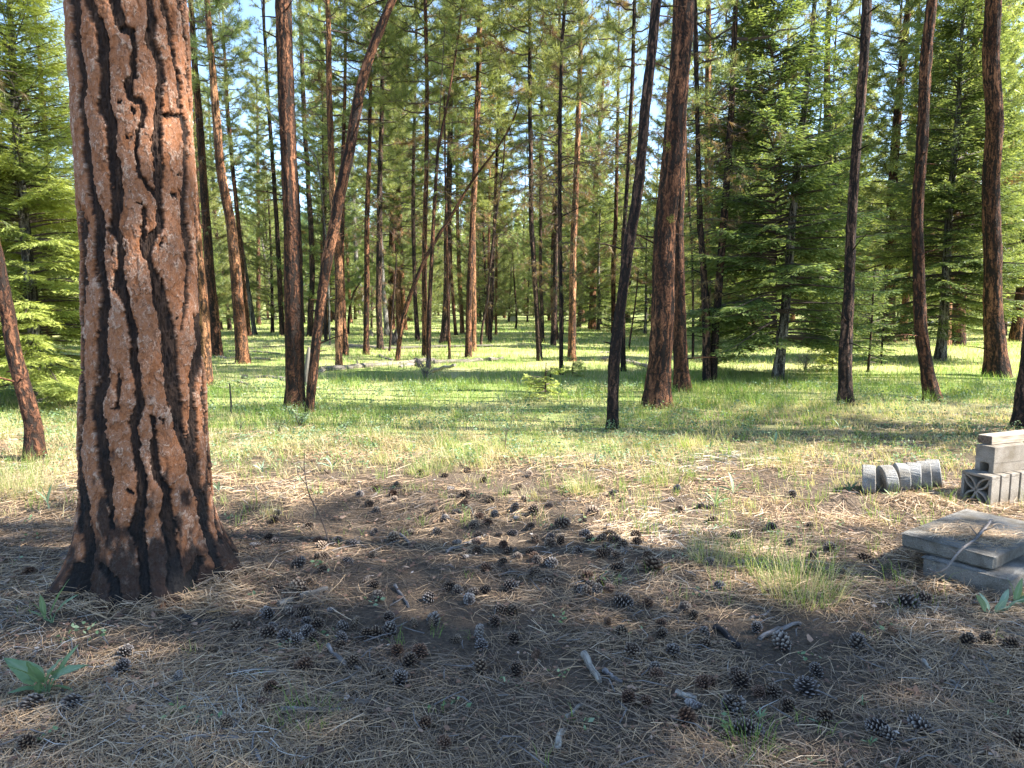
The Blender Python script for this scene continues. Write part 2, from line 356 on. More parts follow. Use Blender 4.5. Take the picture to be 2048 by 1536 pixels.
# ground material: needle litter over dark soil near by, straw and green turf farther off
m, n, b = newmat('forest_floor', 0.95, 0.1); M['ground'] = m
geo = nd(n, 'ShaderNodeNewGeometry'); P = geo.outputs['Position']; gr = attr(n, 'tint')
n1 = noise(n, mapv(n, P, (1, 1, 0.1)), 3, 6, 0.7); n2 = noise(n, mapv(n, P, (1, 1, 0.1)), 40, 5, 0.75); n3 = noise(n, mapv(n, P, (1, 1, 0.1)), 0.45, 4, 0.6)
lit = ramp(n, n2.outputs[0], [(0.3, (0.05, 0.04, 0.033)), (0.5, (0.12, 0.092, 0.068)), (0.68, (0.20, 0.15, 0.10)), (0.82, (0.36, 0.28, 0.19))])
lit2 = mixc(n, 0.6, lit.outputs[0], ramp(n, n1.outputs[0], [(0.3, (0.6, 0.6, 0.62)), (0.7, (1.2, 1.15, 1.1))]).outputs[0], 'MULTIPLY')
tm = nd(n, 'ShaderNodeMath', operation='MULTIPLY_ADD'); tm.inputs[1].default_value = 0.5; n.links.new(n2.outputs[0], tm.inputs[0]); n.links.new(n3.outputs[0], tm.inputs[2])
turf = ramp(n, tm.outputs[0], [(0.50, (0.12, 0.17, 0.04)), (0.68, (0.23, 0.29, 0.085)), (0.86, (0.38, 0.37, 0.16)), (1.0, (0.46, 0.40, 0.23))])
n.links.new(mixc(n, gr.outputs['Fac'], lit2, turf.outputs[0]), b.inputs['Base Color']); bump(n, b, n2.outputs[0], 1.0, 0.03)

m, n, b = newmat('forested_hill', 0.95, 0.1); M['hill'] = m
geo = nd(n, 'ShaderNodeNewGeometry'); hn = noise(n, mapv(n, geo.outputs['Position'], (1, 1, 0.35)), 0.09, 6, 0.7)
n.links.new(ramp(n, hn.outputs[0], [(0.38, (0.018, 0.035, 0.022)), (0.6, (0.06, 0.10, 0.05)), (0.75, (0.12, 0.16, 0.08))]).outputs[0], b.inputs['Base Color']); bump(n, b, hn.outputs[0], 1, 8)
def plain(name, c, rough=0.7):
    m, n, b = newmat(name, rough); tc = nd(n, 'ShaderNodeTexCoord'); no = noise(n, tc.outputs['Object'], 6, 4)
    n.links.new(mixc(n, 0.5, c, ramp(n, no.outputs[0], [(0.3, (0.7, 0.7, 0.7)), (0.7, (1.1, 1.1, 1.1))]).outputs[0], 'MULTIPLY'), b.inputs['Base Color']); return m
M['white'] = plain('white_paint', (0.75, 0.75, 0.74)); M['darkpaint'] = plain('dark_roofing', (0.07, 0.07, 0.075)); M['gravel'] = plain('pale_gravel', (0.5, 0.47, 0.42), 0.95)
M['moss'] = plain('yellow_green_moss', (0.3, 0.33, 0.06), 0.95)

# ------------------------------------------------------------------ ground, hill, gravel strip
def turf(x, y):        # 0 = needle litter, 1 = turf
    e = y + 0.9 * fbm(x * 0.7, y * 0.7, o=3, s=21) - 0.25 * np.clip(np.abs(x) - 2, 0, 3)
    t = sst(6.0, 8.3, e)
    # straw / litter clearing on the right between 6 and 10 m
    r = sst(1.2, 2.6, x) * (1 - sst(9.0, 10.6, e))
    return np.clip(t * (1 - 0.55 * r), 0, 1)
def axis(segs):
    o = []
    for a, b_, s in segs: o.append(np.arange(a, b_, s))
    return np.concatenate(o + [[segs[-1][1]]])
gy = axis([(-40, -6, 2), (-6, 1, .3), (1, 7, .035), (7, 16, .09), (16, 40, .35), (40, 120, 2.5), (120, 900, 40)])
gp = axis([(0, 5, .05), (5, 14, .16), (14, 40, .6), (40, 120, 3), (120, 900, 40)])
gx = np.concatenate([-gp[:0:-1], gp])
X, Y = np.meshgrid(gx, gy); Z = H(X, Y)
nx, ny = len(gx), len(gy); i = np.arange(ny - 1)[:, None] * nx; j = np.arange(nx - 1)[None]
F = np.stack([i + j, i + j + 1, i + j + 1 + nx, i + j + nx], -1).reshape(-1, 4)
g_me = mk('ground', np.stack([X, Y, Z], -1).reshape(-1, 3), [F], M['ground'], {'tint': turf(X, Y).ravel()}, smooth=True)
tag(ob('ground', g_me), kind='structure')

az = np.radians(np.linspace(-15, 195, 260)); rad = np.linspace(0, 1, 40)
A, Rr = np.meshgrid(az, rad)
crest = 95 + 55 * fbm(A * 3.0, A * 0 + 2, o=4, s=31) + 62 * np.exp(-((A - R(76)) / 0.20) ** 2) + 30 * np.exp(-((A - R(108)) / 0.12) ** 2)
rr = 620 + Rr * 330
zz = crest * sst(0, 1, Rr) + 10 * Rr * fbm(A * 60, Rr * 14, o=4, s=33) + 6 * np.abs(vn(A * 400, Rr * 60, s=35)) * Rr - 3
Vh = np.stack([rr * np.cos(A), rr * np.sin(A), zz], -1).reshape(-1, 3)
i = np.arange(39)[:, None] * 260; j = np.arange(259)[None]
F = np.stack([i + j, i + j + 1, i + j + 261, i + j + 260], -1).reshape(-1, 4)
tag(ob('hills', mk('hills', Vh, [F], M['hill'], smooth=True)), kind='structure')
q0 = G(1960, 641); gxs = np.linspace(24, 90, 60); V = []
for k, xx in enumerate(gxs):
    yc = 52 + 1.2 * math.sin(xx * .1)
    for w in (-2.2, -1, 0, 1, 2.2): V.append([xx, yc + w, float(H(xx, yc + w)) + 0.12 - 0.03 * abs(w)])
i = np.arange(59)[:, None] * 5; j = np.arange(4)[None]
tag(ob('gravel_road', mk('gravel_road', V, [np.stack([i + j, i + j + 1, i + j + 6, i + j + 5], -1).reshape(-1, 4)], M['gravel'])), kind='structure')

# ------------------------------------------------------------------ the big pine
hero_prof = [(-560, 226, 214), (-40, 249, 232), (0, 251, 243), (256, 265, 236), (512, 278, 237), (700, 284, 241), (900, 287, 260), (1000, 290, 270), (1060, 293, 284), (1100, 298, 312), (1130, 300, 340), (1155, 302, 372), (1250, 302, 420)]
HY = 3.77
cen = []
for (py, cx, w) in hero_prof:
    p = AT(cx, py, HY); r_c, x_c = rad_of(cx, w, HY, p[2]); cen.append([p[2], x_c, r_c])
cen = np.array(sorted(cen)); cen[0, 0] = min(cen[0, 0], -0.1)
NT, NZ = 620, 1120
zs = np.linspace(-0.14, cen[-1, 0], NZ); th = np.linspace(0, 2 * np.pi, NT, endpoint=False)
cx_ = np.interp(zs, cen[:, 0], cen[:, 1]); rad_ = np.interp(zs, cen[:, 0], cen[:, 2])
k = np.ones(25) / 25
rad_ = np.convolve(np.pad(rad_, 12, 'edge'), k, 'valid'); cx_ = np.convolve(np.pad(cx_, 12, 'edge'), k, 'valid')
TH, ZZ = np.meshgrid(th, zs); ct, st = np.cos(TH), np.sin(TH); RR = rad_[:, None] * np.ones(NT)
fl = np.clip(1 - ZZ / 0.45, 0, 1.3) ** 1.5
RR = RR * (1 + fl * (0.09 * np.sin(TH * 5 + 0.7) + 0.09 * np.sin(TH * 8 + 2.1) + 0.12 * fbm(ct * 3, st * 3, ZZ * 3, o=3, s=41)) + 0.015 * fbm(ct * 1.5, st * 1.5, ZZ * 1.2, o=2, s=40))
X0 = cx_[:, None] + RR * ct; Y0 = HY + RR * st
def proj(X, Y, Z):
    c, s_ = math.cos(PITCH), math.sin(PITCH); zz = Y * c + (CAMH - Z) * s_; up = Y * s_ + (Z - CAMH) * c
    return 1024 + FPX * X / zz, 768 - FPX * up / zz
PX, PY = proj(X0, Y0, ZZ)
toc = -(X0 * ct + Y0 * st) / np.hypot(X0, Y0)       # facing the camera
FUR = [
 [(148,-40,14),(148,0,14),(155,52,9),(157,104,8),(167,146,8),(166,208,8),(173,260,8),(176,320,9),(182,342,10),(192,400,11),(199,440,14),(200,480,14),(198,508,12),(205,560,13),(214,600,10),(206,642,13),(205,683,14),(208,725,13),(207,767,13),(195,808,13),(203,850,13),(206,912,15),(214,952,12),(225,1004,8),(228,1056,4)],
 [(160,400,4),(166,450,8),(168,500,6),(172,560,8),(168,640,5),(167,760,6),(165,850,7),(158,912,8),(163,952,9),(168,1004,13),(175,1056,14),(183,1100,12),(172,1150,10),(168,1200,12)],
 [(175,-40,10),(175,0,12),(199,42,8),(207,83,14),(205,125,13),(211,167,15),(207,208,15),(220,250,12),(225,300,12),(231,342,12),(236,383,13),(235,425,11),(228,456,13),(244,487,9),(244,529,9),(242,571,17),(256,612,8),(262,642,9),(268,683,9),(266,725,11),(276,767,8),(283,808,11),(267,850,11),(272,892,12),(267,900,9),(281,952,12),(281,1004,12),(273,1056,14),(287,1108,11),(291,1160,12),(295,1230,16)],
 [(230,-40,10),(230,0,12),(238,30,13),(244,54,12),(264,66,8),(271,94,7),(266,117,7),(268,146,8),(257,165,10),(262,190,8),(285,203,6),(286,229,7),(277,262,5),(276,302,5),(275,321,5),(276,342,5),(288,360,4),(298,379,5),(312,402,6)],
 [(300,-40,8),(300,0,8),(304,42,9),(300,83,9),(318,125,8),(323,167,8),(318,208,9),(315,240,10),(313,271,9),(315,300,10),(315,342,10),(317,383,9),(320,425,9),(318,455,11),(303,475,10),(298,508,9),(310,550,9),(317,592,15),(318,605,15),(329,642,13),(337,683,17),(339,725,18),(341,767,17),(352,808,16),(355,850,11),(375,892,12),(384,925,12),(386,952,12),(403,1004,10),(408,1056,9),(425,1108,9),(440,1147,10)],
 [(287,417,5),(287,455,6),(288,480,8),(290,508,8)],
 [(325,-40,5),(325,0,6),(337,42,7),(341,83,6),(350,125,6),(358,167,5),(357,208,5),(369,271,8),(366,340,7),(365,404,7),(366,446,7),(375,487,7),(376,529,6),(372,571,6),(373,600,6),(365,645,3),(362,665,2)],
 [(395,630,7),(395,683,8),(392,725,11),(386,767,7),(386,808,7),(386,850,8),(382,895,9)],
 [(362,-40,5),(362,0,6),(369,83,4),(374,140,3),(383,230,3)],
 [(388,400,4),(391,440,5),(397,560,5),(398,600,6),(401,680,5),(405,746,5),(409,808,5),(413,870,6),(417,900,6),(427,1004,6),(440,1080,6)],
 [(305,833,5),(309,870,5),(307,902,9),(315,952,10),(333,978,10),(334,1030,14),(340,1082,14),(347,1121,14),(352,1170,20)],
 [(238,750,3),(239,790,5),(238,815,5)],
 [(240,52,6),(268,60,4)], [(320,229,4),(340,228,5),(360,235,4)], [(205,1130,8),(230,1165,12),(240,1230,16)], [(400,1120,10),(380,1150,14),(370,1200,16)], [(128,1200,20),(150,1160,14),(160,1130,8)]]
wx = 5.5 * fbm(ct * 5, st * 5, ZZ * 8, o=5, s=51) ; wy = 9 * fbm(ct * 7, st * 7, ZZ * 9, o=3, s=52)
wf = fbm(ct * 24, st * 24, ZZ * 42, o=3, s=53); PXw = PX + wx * 1.5 + 4.0 * wf; PYw = PY + wy
D = np.full(PX.shape, 99.0)
for pl in FUR:
    pl = np.array(pl, float)
    for a_, b_ in zip(pl[:-1], pl[1:]):
        ylo, yhi = min(a_[1], b_[1]) - 30, max(a_[1], b_[1]) + 30
        rows = np.where((PYw.min(1) < yhi) & (PYw.max(1) > ylo))[0]
        if not len(rows): continue
        sl = slice(rows[0], rows[-1] + 1)
        dx, dy = b_[0] - a_[0], b_[1] - a_[1]; L2 = dx * dx + dy * dy
        t = np.clip(((PXw[sl] - a_[0]) * dx + (PYw[sl] - a_[1]) * dy) / L2, 0, 1)
        dd = np.hypot(PXw[sl] - a_[0] - t * dx, PYw[sl] - a_[1] - t * dy) - 0.86 * (a_[2] + t * (b_[2] - a_[2]))
        D[sl] = np.minimum(D[sl], dd)
# other sides: cellular furrows
U = TH / (2 * np.pi) * 14; Vv = ZZ / 0.42
Uw = U + 0.45 * fbm(ct * 4, st * 4, ZZ * 3, o=3, s=61); Vw = Vv + 0.3 * fbm(ct * 4, st * 4, ZZ * 3, o=3, s=62)
def worley(U, V, per, s):
    iu = np.floor(U).astype(int); iv = np.floor(V).astype(int); d1 = np.full(U.shape, 9.); d2 = d1.copy(); idn = np.zeros(U.shape)
    for a_ in (-1, 0, 1):
        for b_ in (-1, 0, 1):
            cu = iu + a_; cv = iv + b_; cm = np.mod(cu, per) if per else cu
            jx = _h(cm, cv, np.zeros_like(cm), s); jy = _h(cm, cv, np.ones_like(cm), s)
            d = np.hypot(U - cu - jx, V - cv - jy); lt = d < d1
            d2 = np.where(lt, d1, np.minimum(d2, d)); idn = np.where(lt, _h(cm, cv, np.full_like(cm, 3), s), idn); d1 = np.where(lt, d, d1)
    return d1, d2, idn
a1, a2, _i = worley(Uw, Vw, 14, 5)
Db = (a2 - a1) * 26 - 6
wgt = sst(0.02, 0.22, toc) * sst(-110, -30, PY)
D = wgt * D + (1 - wgt) * Db
edge = fbm(ct * 26, st * 26, ZZ * 60, o=3, s=71)
mask = sst(-0.6, 1.2, D + 3.6 * edge)
# knots / woodpecker holes
holes = np.zeros_like(D)
for (hx, hy, hr) in [(245, 54, 6), (265, 219, 7), (240, 205, 4), (256, 276, 4), (345, 392, 6), (323, 486, 8), (222, 502, 5), (352, 345, 5), (280, 405, 3), (325, 840, 7), (350, 635, 4), (258, 980, 6), (230, 815, 5), (335, 232, 5)]:
    holes = np.maximum(holes, 1 - sst(hr * .5, hr * 1.05, np.hypot(PX + wx + 9 * wf - hx, (PY + wx + 9 * edge - hy) * .8)))
holes *= (toc > 0)
# flaky layers on the plates: nested warped cells stepping down
c1a, c1b, cid = worley(TH / (2 * np.pi) * 46 + 1.5 * fbm(ct * 9, st * 9, ZZ * 14, o=4, s=81), ZZ * 19 + 1.6 * fbm(ct * 9, st * 9, ZZ * 14, o=4, s=82), 46, 83)
c2a, c2b, cid2 = worley(TH / (2 * np.pi) * 96 + 1.3 * fbm(ct * 19, st * 19, ZZ * 24, o=3, s=84), ZZ * 44 + 1.3 * fbm(ct * 19, st * 19, ZZ * 24, o=3, s=85), 96, 86)
lay = 0.5 * cid + 0.3 * cid2 + 0.35 * (0.5 + 0.5 * fbm(ct * 10, st * 10, ZZ * 14, o=3, s=87))
lay_q = np.floor(lay * 6) / 6 + 0.3 * (lay * 6 - np.floor(lay * 6)) / 6
rim = np.exp(-((c1b - c1a) / 0.07) ** 2) * (cid > 0.35)
g1 = c1b - c1a; g2 = c2b - c2a
crack = np.clip(np.exp(-(g1 / .055) ** 2) * (.35 + .65 * (fbm(ct * 8, st * 8, ZZ * 12, o=2, s=88) > -.15)) + .55 * np.exp(-(g2 / .07) ** 2) * (cid2 > .45), 0, 1)
pale = np.exp(-((g1 - .13) / .06) ** 2) * (cid > .3) + .6 * np.exp(-((g2 - .2) / .08) ** 2) * (cid2 > .6)
furrow_tex = fbm(ct * 30, st * 30, ZZ * 16, o=4, s=91) + .5 * fbm(ct * 60, st * 60, ZZ * 60, o=2, s=92)
charf = 1 - sst(0.24, 0.58, ZZ + 0.75 * fbm(ct * 6, st * 6, ZZ * 8, o=4, s=93))
charf = np.clip(charf * 0.9 + 0.35 * (1 - mask) * (1 - sst(0.3, 1.6, ZZ)), 0, 1)
prof = 1 - (1 - mask) ** 1.5
round_ = np.clip(D / 9, 0, 1) ** 0.6 * mask
disp = 0.016 * prof + 0.006 * round_ + mask * 0.012 * (lay_q - 0.5) - 0.0028 * crack * mask + .001 * pale * mask + (1 - mask) * 0.016 * furrow_tex - 0.014 * holes - 0.012
disp *= 1 - 0.25 * charf; disp += charf * 0.008 * fbm(ct * 18, st * 18, ZZ * 26, o=4, s=95)
Rf = RR + disp
Vv_ = np.stack([cx_[:, None] + Rf * ct, HY + Rf * st, ZZ], -1)
i = np.arange(NZ - 1)[:, None] * NT; j = np.arange(NT)[None]; j2 = (j + 1) % NT
F = np.stack([i + j, i + j2, i + NT + j2, i + NT + j], -1).reshape(-1, 4)
h_base = np.array([cx_[0], HY, 0.0])
h_me = mk('big_pine_trunk', Vv_.reshape(-1, 3) - h_base, [F], M['hero'], {'plate': (mask * (1 - holes)).ravel(), 'flake': np.clip(lay_q * 0.62 - 0.02 + 0.34 * pale + 0.30 * edge, 0, 1).ravel(), 'crack': (crack * .6).ravel(), 'char': np.clip(charf + holes, 0, 1).ravel(), 'bk': np.stack([0.36 * ct, 0.36 * st, ZZ], -1).reshape(-1, 3)}, smooth=True)
hero = thing('pine_tree', h_base, 'thick old pine with plated orange bark, dark furrows and charred foot, nearest of all', 'pine tree', 'pine trees')
ob('trunk', h_me, hero)
zt_ = float(zs[-1]); xt_ = float(cx_[-1] - cx_[0]); rt_ = float(rad_[-1]); zz_ = np.linspace(zt_ - .03, 26, 60)
V, F, bk = tube(np.stack([xt_ - .012 * (zz_ - zt_) , 0 * zz_, zz_], 1), rt_ * 1.0 * (1 - (zz_ - zt_) / (26 - zt_)) ** .75 + .01, 40)
ob('upper_trunk', mk('upper_trunk', V, [F], M['bark_orange'], {'bk': bk}, smooth=True), hero)

# ------------------------------------------------------------------ foliage generators
def needles(mb, C0, D0, n, L, w, spread=0.9, tint=0.5, tvar=0.2, droop=0.0):
    """radial needle tufts. C0,D0 (k,3)."""
    k = len(C0)
    if not k: return
    C1 = np.repeat(C0, n, 0); D1 = np.repeat(D0 / (np.linalg.norm(D0, axis=1, keepdims=True) + 1e-9), n, 0)
    rnd = rng.normal(size=C1.shape); rnd /= np.linalg.norm(rnd, axis=1, keepdims=True)
    d = D1 * (1 - spread * 0.55) + rnd * spread; d[:, 2] -= droop; d /= np.linalg.norm(d, axis=1, keepdims=True)
    b0 = C1 - D1 * (rng.random((len(C1), 1)) * L * 0.55)
    ln = L * rng.uniform(.65, 1.1, (len(C1), 1))
    s = np.cross(d, rng.normal(size=d.shape)); s /= np.linalg.norm(s, axis=1, keepdims=True) + 1e-9
    V = np.stack([b0 - s * w / 2, b0 + s * w / 2, b0 + d * ln], 1).reshape(-1, 3)
    F = np.arange(len(V)).reshape(-1, 3)
    t = np.repeat(np.clip(np.broadcast_to(tint, (k,)) + rng.normal(0, tvar * 0.5, k), 0, 1), n)
    t = np.where(t > .13, np.clip(t + rng.normal(0, .05, len(t)), .14, 1), t)
    mb.add(V, F, np.repeat(t, 3), None, 1)
def pine_crown(seed, Ln, Rad, nb, ntw, nneed, L=.17, w=.008, brown=.06, low=0.35, droop=.25, gaps=0.0, power=0.8):
    """crown running from z=0 up to z=Ln; slots: 0 wood, 1 needles"""
    r_ = np.random.default_rng(seed); mb = MB(); TC = []; TD = []; TT = []
    for b_i in range(nb):
        u = (b_i + r_.random() * .8) / nb
        z = u * Ln * 0.97
        if gaps and vn(u * 7, seed * 1.3, s=seed) < -1 + gaps * 2 and u < .8: continue
        prof_ = (low + (1 - low) * min(1, u / 0.3)) * (1 - u) ** power
        Lb = Rad * prof_ * r_.uniform(.65, 1.15) + 0.2
        az_ = b_i * 2.399 + r_.uniform(-.5, .5)
        hd = np.array([math.cos(az_), math.sin(az_), 0]); sd = np.array([-hd[1], hd[0], 0])
        sl = -droop * (1 - u) + 0.75 * u + r_.uniform(-.15, .15)
        bend = r_.uniform(-.12, .12)
        t = np.linspace(0, 1, 7)[:, None]
        P = hd * t * Lb + sd * bend * Lb * t ** 2 + np.array([0, 0, 1]) * (sl * Lb * t + (.30 + .1 * r_.random()) * Lb * t ** 2.2) + [0, 0, z]
        P[1:-1] += r_.normal(0, .025 * Lb, (5, 3))
        r0 = 0.008 + 0.0095 * Lb
        add_tube(mb, P, np.linspace(r0, .005, 7), 4, .5, 0, cap=False)
        m_ = max(3, int(ntw * (0.4 + Lb / Rad)))
        isb = 0.03 if r_.random() < brown * (1.6 - u) else None
        for k_ in range(m_):
            tt = 1 - .72 * r_.random() ** 1.3; i0 = min(5, int(tt * 6)); f = tt * 6 - i0; c = P[i0] * (1 - f) + P[i0 + 1] * f
            sg = 1 if k_ % 2 else -1
            dv = hd * r_.uniform(.3, 1) + sd * sg * r_.uniform(.3, 1.1) + np.array([0, 0, r_.uniform(-.15, .6)]); dv /= np.linalg.norm(dv)
            lt = (.18 + .28 * Lb * (1 - tt)) * r_.uniform(.6, 1.3)
            e = c + dv * lt + [0, 0, .12 * lt]
            add_tube(mb, np.array([c, (c + e) / 2 + r_.normal(0, .02, 3), e]), np.array([.006, .005, .004]), 3, .5, 0, cap=False)
            nt_ = 1 + int(lt / .16)
            for q in range(nt_):
                pp = e - (e - c) * (q * .16 / max(lt, .16)); TC.append(pp); TD.append(dv + [0, 0, .3])
                TT.append(r_.uniform(0, .08) if (isb is not None or r_.random() < brown * .5) else np.clip(.45 + .3 * u + r_.normal(0, .2), .2, 1))
        TC.append(P[-1]); TD.append(hd + [0, 0, .6]); TT.append(.6)
    needles(mb, np.array(TC), np.array(TD), nneed, L, w, .95, np.array(TT), .12, .12)
    add_tube(mb, [[0, 0, Ln * .55], [0, 0, Ln * .8], [0, 0, Ln]], [.035, .02, .006], 4, .5, 0, cap=False)
    return mb
def bare_branches(seed, Ln, nb, Lmax, hang=False):
    """dead lower branches, some with rusty needle bundles"""
    r_ = np.random.default_rng(seed); mb = MB(); TC = []; TD = []
    for b_i in range(nb):
        u = r_.random(); z = u * Ln; az_ = b_i * 2.4 + r_.uniform(-.4, .4); Lb = Lmax * (.25 + .75 * u) * r_.uniform(.35, 1.1)
        hd = np.array([math.cos(az_), math.sin(az_), 0]); t = np.linspace(0, 1, 6)[:, None]; sd = np.array([-hd[1], hd[0], 0])
        P = hd * t * Lb + np.array([0, 0, 1]) * (r_.uniform(-.1, .35) * Lb * t - r_.uniform(.1, .5) * Lb * t ** 2) + [0, 0, z] + sd * r_.uniform(-.2, .2) * Lb * t ** 2
        P[1:] += r_.normal(0, .03 * Lb, (5, 3)); add_tube(mb, P, np.linspace(.006 + .007 * Lb, .003, 6), 4, .5, 0, cap=False)
        for k_ in range(int(3 + 5 * Lb)):
            tt = r_.uniform(.3, 1); i0 = min(4, int(tt * 5)); f = tt * 5 - i0; c = P[i0] * (1 - f) + P[i0 + 1] * f
            dv = hd * r_.uniform(.1, .8) + sd * r_.choice([-1, 1]) * r_.uniform(.4, 1) + np.array([0, 0, r_.uniform(-.6, .2)]); dv /= np.linalg.norm(dv); lt = r_.uniform(.12, .4) * (.5 + .5 * Lb)
            m1 = c + dv * lt * .5 + r_.normal(0, .03, 3); e = c + dv * lt + [0, 0, -.15 * lt] + r_.normal(0, .03, 3)
            add_tube(mb, np.array([c, m1, e]), np.array([.004, .003, .002]), 3, .5, 0, cap=False)
            if r_.random() < (.75 if hang else .18): TC.append(e); TD.append(np.array([dv[0], dv[1], -.6]))
            if hang and r_.random() < .5: TC.append(m1); TD.append(np.array([dv[0], dv[1], -.8]))
    add_tube(mb, [[0, 0, -.2], [0, 0, Ln]], [.01, .01], 5)
    if TC: needles(mb, np.array(TC), np.array(TD), 16, .16, .006, .7, np.where(np.random.default_rng(seed).random(len(TC)) < .75, .05, .35), .03, .5)
    return mb
def fir_mesh(seed, Ht, Rad, z0, step=.22, per=5, den=1.0, needle=False, wood_r=.07, light=.5, tw=.14):
    """whole fir crown with flat drooping sprays from z0 to Ht"""
    r_ = np.random.default_rng(seed); mb = MB(); A_, B_, S_, T_ = [], [], [], []
    z = z0
    while z < Ht - .15:
        u = (z - z0) / (Ht - z0); Lm = Rad * (1 - u) ** .75 * (0.75 + .25 * min(1, u / .12)) + .12
        for k_ in range(per if u < .85 else 4):
            Lb = Lm * r_.uniform(.6, 1.12); az_ = r_.uniform(0, 6.283)
            hd = np.array([math.cos(az_), math.sin(az_), 0]); sd = np.array([-hd[1], hd[0], 0]); zz_ = z + r_.uniform(-.1, .1)
            t = np.linspace(0, 1, 7); el = (.1 + .7 * u) + r_.uniform(-.12, .12)
            P = hd * (t * Lb)[:, None] + sd * (r_.uniform(-.15, .15) * Lb * t ** 2)[:, None]
            P[:, 2] += zz_ + el * Lb * t - (.38 - .2 * u) * Lb * t ** 1.6 + .12 * Lb * t ** 4
            add_tube(mb, P, np.linspace(.006 + .008 * Lb, .003, 7), 4, .5, 0, cap=False)
            nn = max(4, int(Lb / .085 * den)); lt0 = r_.uniform(-.18, .18)
            for q in range(nn):
                tt = .12 + .88 * (q + r_.random()) / nn if u > .1 else .3 + .7 * (q + r_.random()) / nn
                i0 = min(5, int(tt * 6)); f = tt * 6 - i0; c = P[i0] * (1 - f) + P[min(6, i0 + 1)] * f
                for sg in (-1, 1):
                    if r_.random() < .1: continue
                    ll = (.10 + .36 * Lb * (1 - tt) ** .8 * min(1, tt * 3.)) * r_.uniform(.6, 1.2); ll = min(ll, .75)
                    dv = hd * r_.uniform(.55, .95) + sd * sg * .8 + np.array([0, 0, -.18 + r_.normal(0, .12)]); dv /= np.linalg.norm(dv)
                    e = c + dv * ll + [0, 0, -.12 * ll * ll / .4]
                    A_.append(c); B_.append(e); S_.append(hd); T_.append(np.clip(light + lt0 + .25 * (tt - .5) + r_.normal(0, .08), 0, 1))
            A_.append(P[-2]); B_.append(P[-1] + (P[-1] - P[-2]) * .3); S_.append(hd); T_.append(np.clip(light + .25, 0, 1))
        z += step * r_.uniform(.7, 1.3)
    A_, B_, T_ = np.array(A_), np.array(B_), np.array(T_)
    Ls = np.linalg.norm(B_ - A_, axis=1)
    # sub twigs along every branchlet
    A2, D2, L2, T2 = [], [], [], []
    sp = .045 if needle else .055
    nsub = np.maximum(3, (Ls / sp).astype(int))
    idx = np.repeat(np.arange(len(A_)), nsub); pos = np.concatenate([(np.arange(k_) + .3) / k_ for k_ in nsub]); sgn = np.concatenate([np.where(np.arange(k_) % 2, 1, -1) for k_ in nsub])
    d = (B_ - A_) / Ls[:, None]; upv = np.array([0, 0, 1.]); sv = np.cross(d, upv); sv /= np.linalg.norm(sv, axis=1, keepdims=True) + 1e-9
    c = A_[idx] + (B_ - A_)[idx] * pos[:, None]; dd = d[idx] * .75 + sv[idx] * (sgn * r_.uniform(.5, .9, len(idx)))[:, None]; dd[:, 2] += r_.normal(-.08, .16, len(idx)); dd /= np.linalg.norm(dd, axis=1, keepdims=True)
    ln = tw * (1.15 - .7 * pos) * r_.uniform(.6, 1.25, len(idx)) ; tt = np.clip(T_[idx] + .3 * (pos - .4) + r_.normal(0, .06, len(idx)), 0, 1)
    # tips too
    c = np.vstack([c, B_ - d * .03]); dd = np.vstack([dd, d]); ln = np.concatenate([ln, np.full(len(B_), tw * .7)]); tt = np.concatenate([tt, np.clip(T_ + .25, 0, 1)])
    nrm = np.cross(dd, np.cross(dd, upv)); sv2 = np.cross(dd, upv); sv2 /= np.linalg.norm(sv2, axis=1, keepdims=True) + 1e-9
    sv2 = sv2 + r_.normal(0, .35, sv2.shape)
    if needle:
        w = .012; V = np.stack([c, c + dd * ln[:, None] * .5 + sv2 * w * .5, c + dd * ln[:, None], c + dd * ln[:, None] * .45 - sv2 * w * .5], 1).reshape(-1, 3)
        mb.add(V, np.arange(len(V)).reshape(-1, 4), np.repeat(tt, 4), None, 1)
    if not needle:
        w = .030; V = np.stack([c, c + dd * ln[:, None] * .5 + sv2 * w * .5, c + dd * ln[:, None], c + dd * ln[:, None] * .45 - sv2 * w * .5], 1).reshape(-1, 3)
        mb.add(V, np.arange(len(V)).reshape(-1, 4), np.repeat(tt, 4), None, 1)
    else:
        K = 8; ii = np.repeat(np.arange(len(c)), K); pp = np.tile((np.arange(K) + .4) / K, len(c)); sg = np.tile(np.where(np.arange(K) % 2, 1, -1), len(c))
        b0 = c[ii] + dd[ii] * (ln[ii] * pp)[:, None]; nd_ = dd[ii] * .8 + sv2[ii] * (sg * .8)[:, None] + r_.normal(0, .2, (len(ii), 3)); nd_ /= np.linalg.norm(nd_, axis=1, keepdims=True)
        nl = .036 * r_.uniform(.7, 1.2, len(ii)); ww = .006
        V = np.stack([b0 - dd[ii] * ww, b0 + dd[ii] * ww, b0 + nd_ * nl[:, None]], 1).reshape(-1, 3)
        mb.add(V, np.arange(len(V)).reshape(-1, 3), np.repeat(tt[ii], 3), None, 1)
    return mb

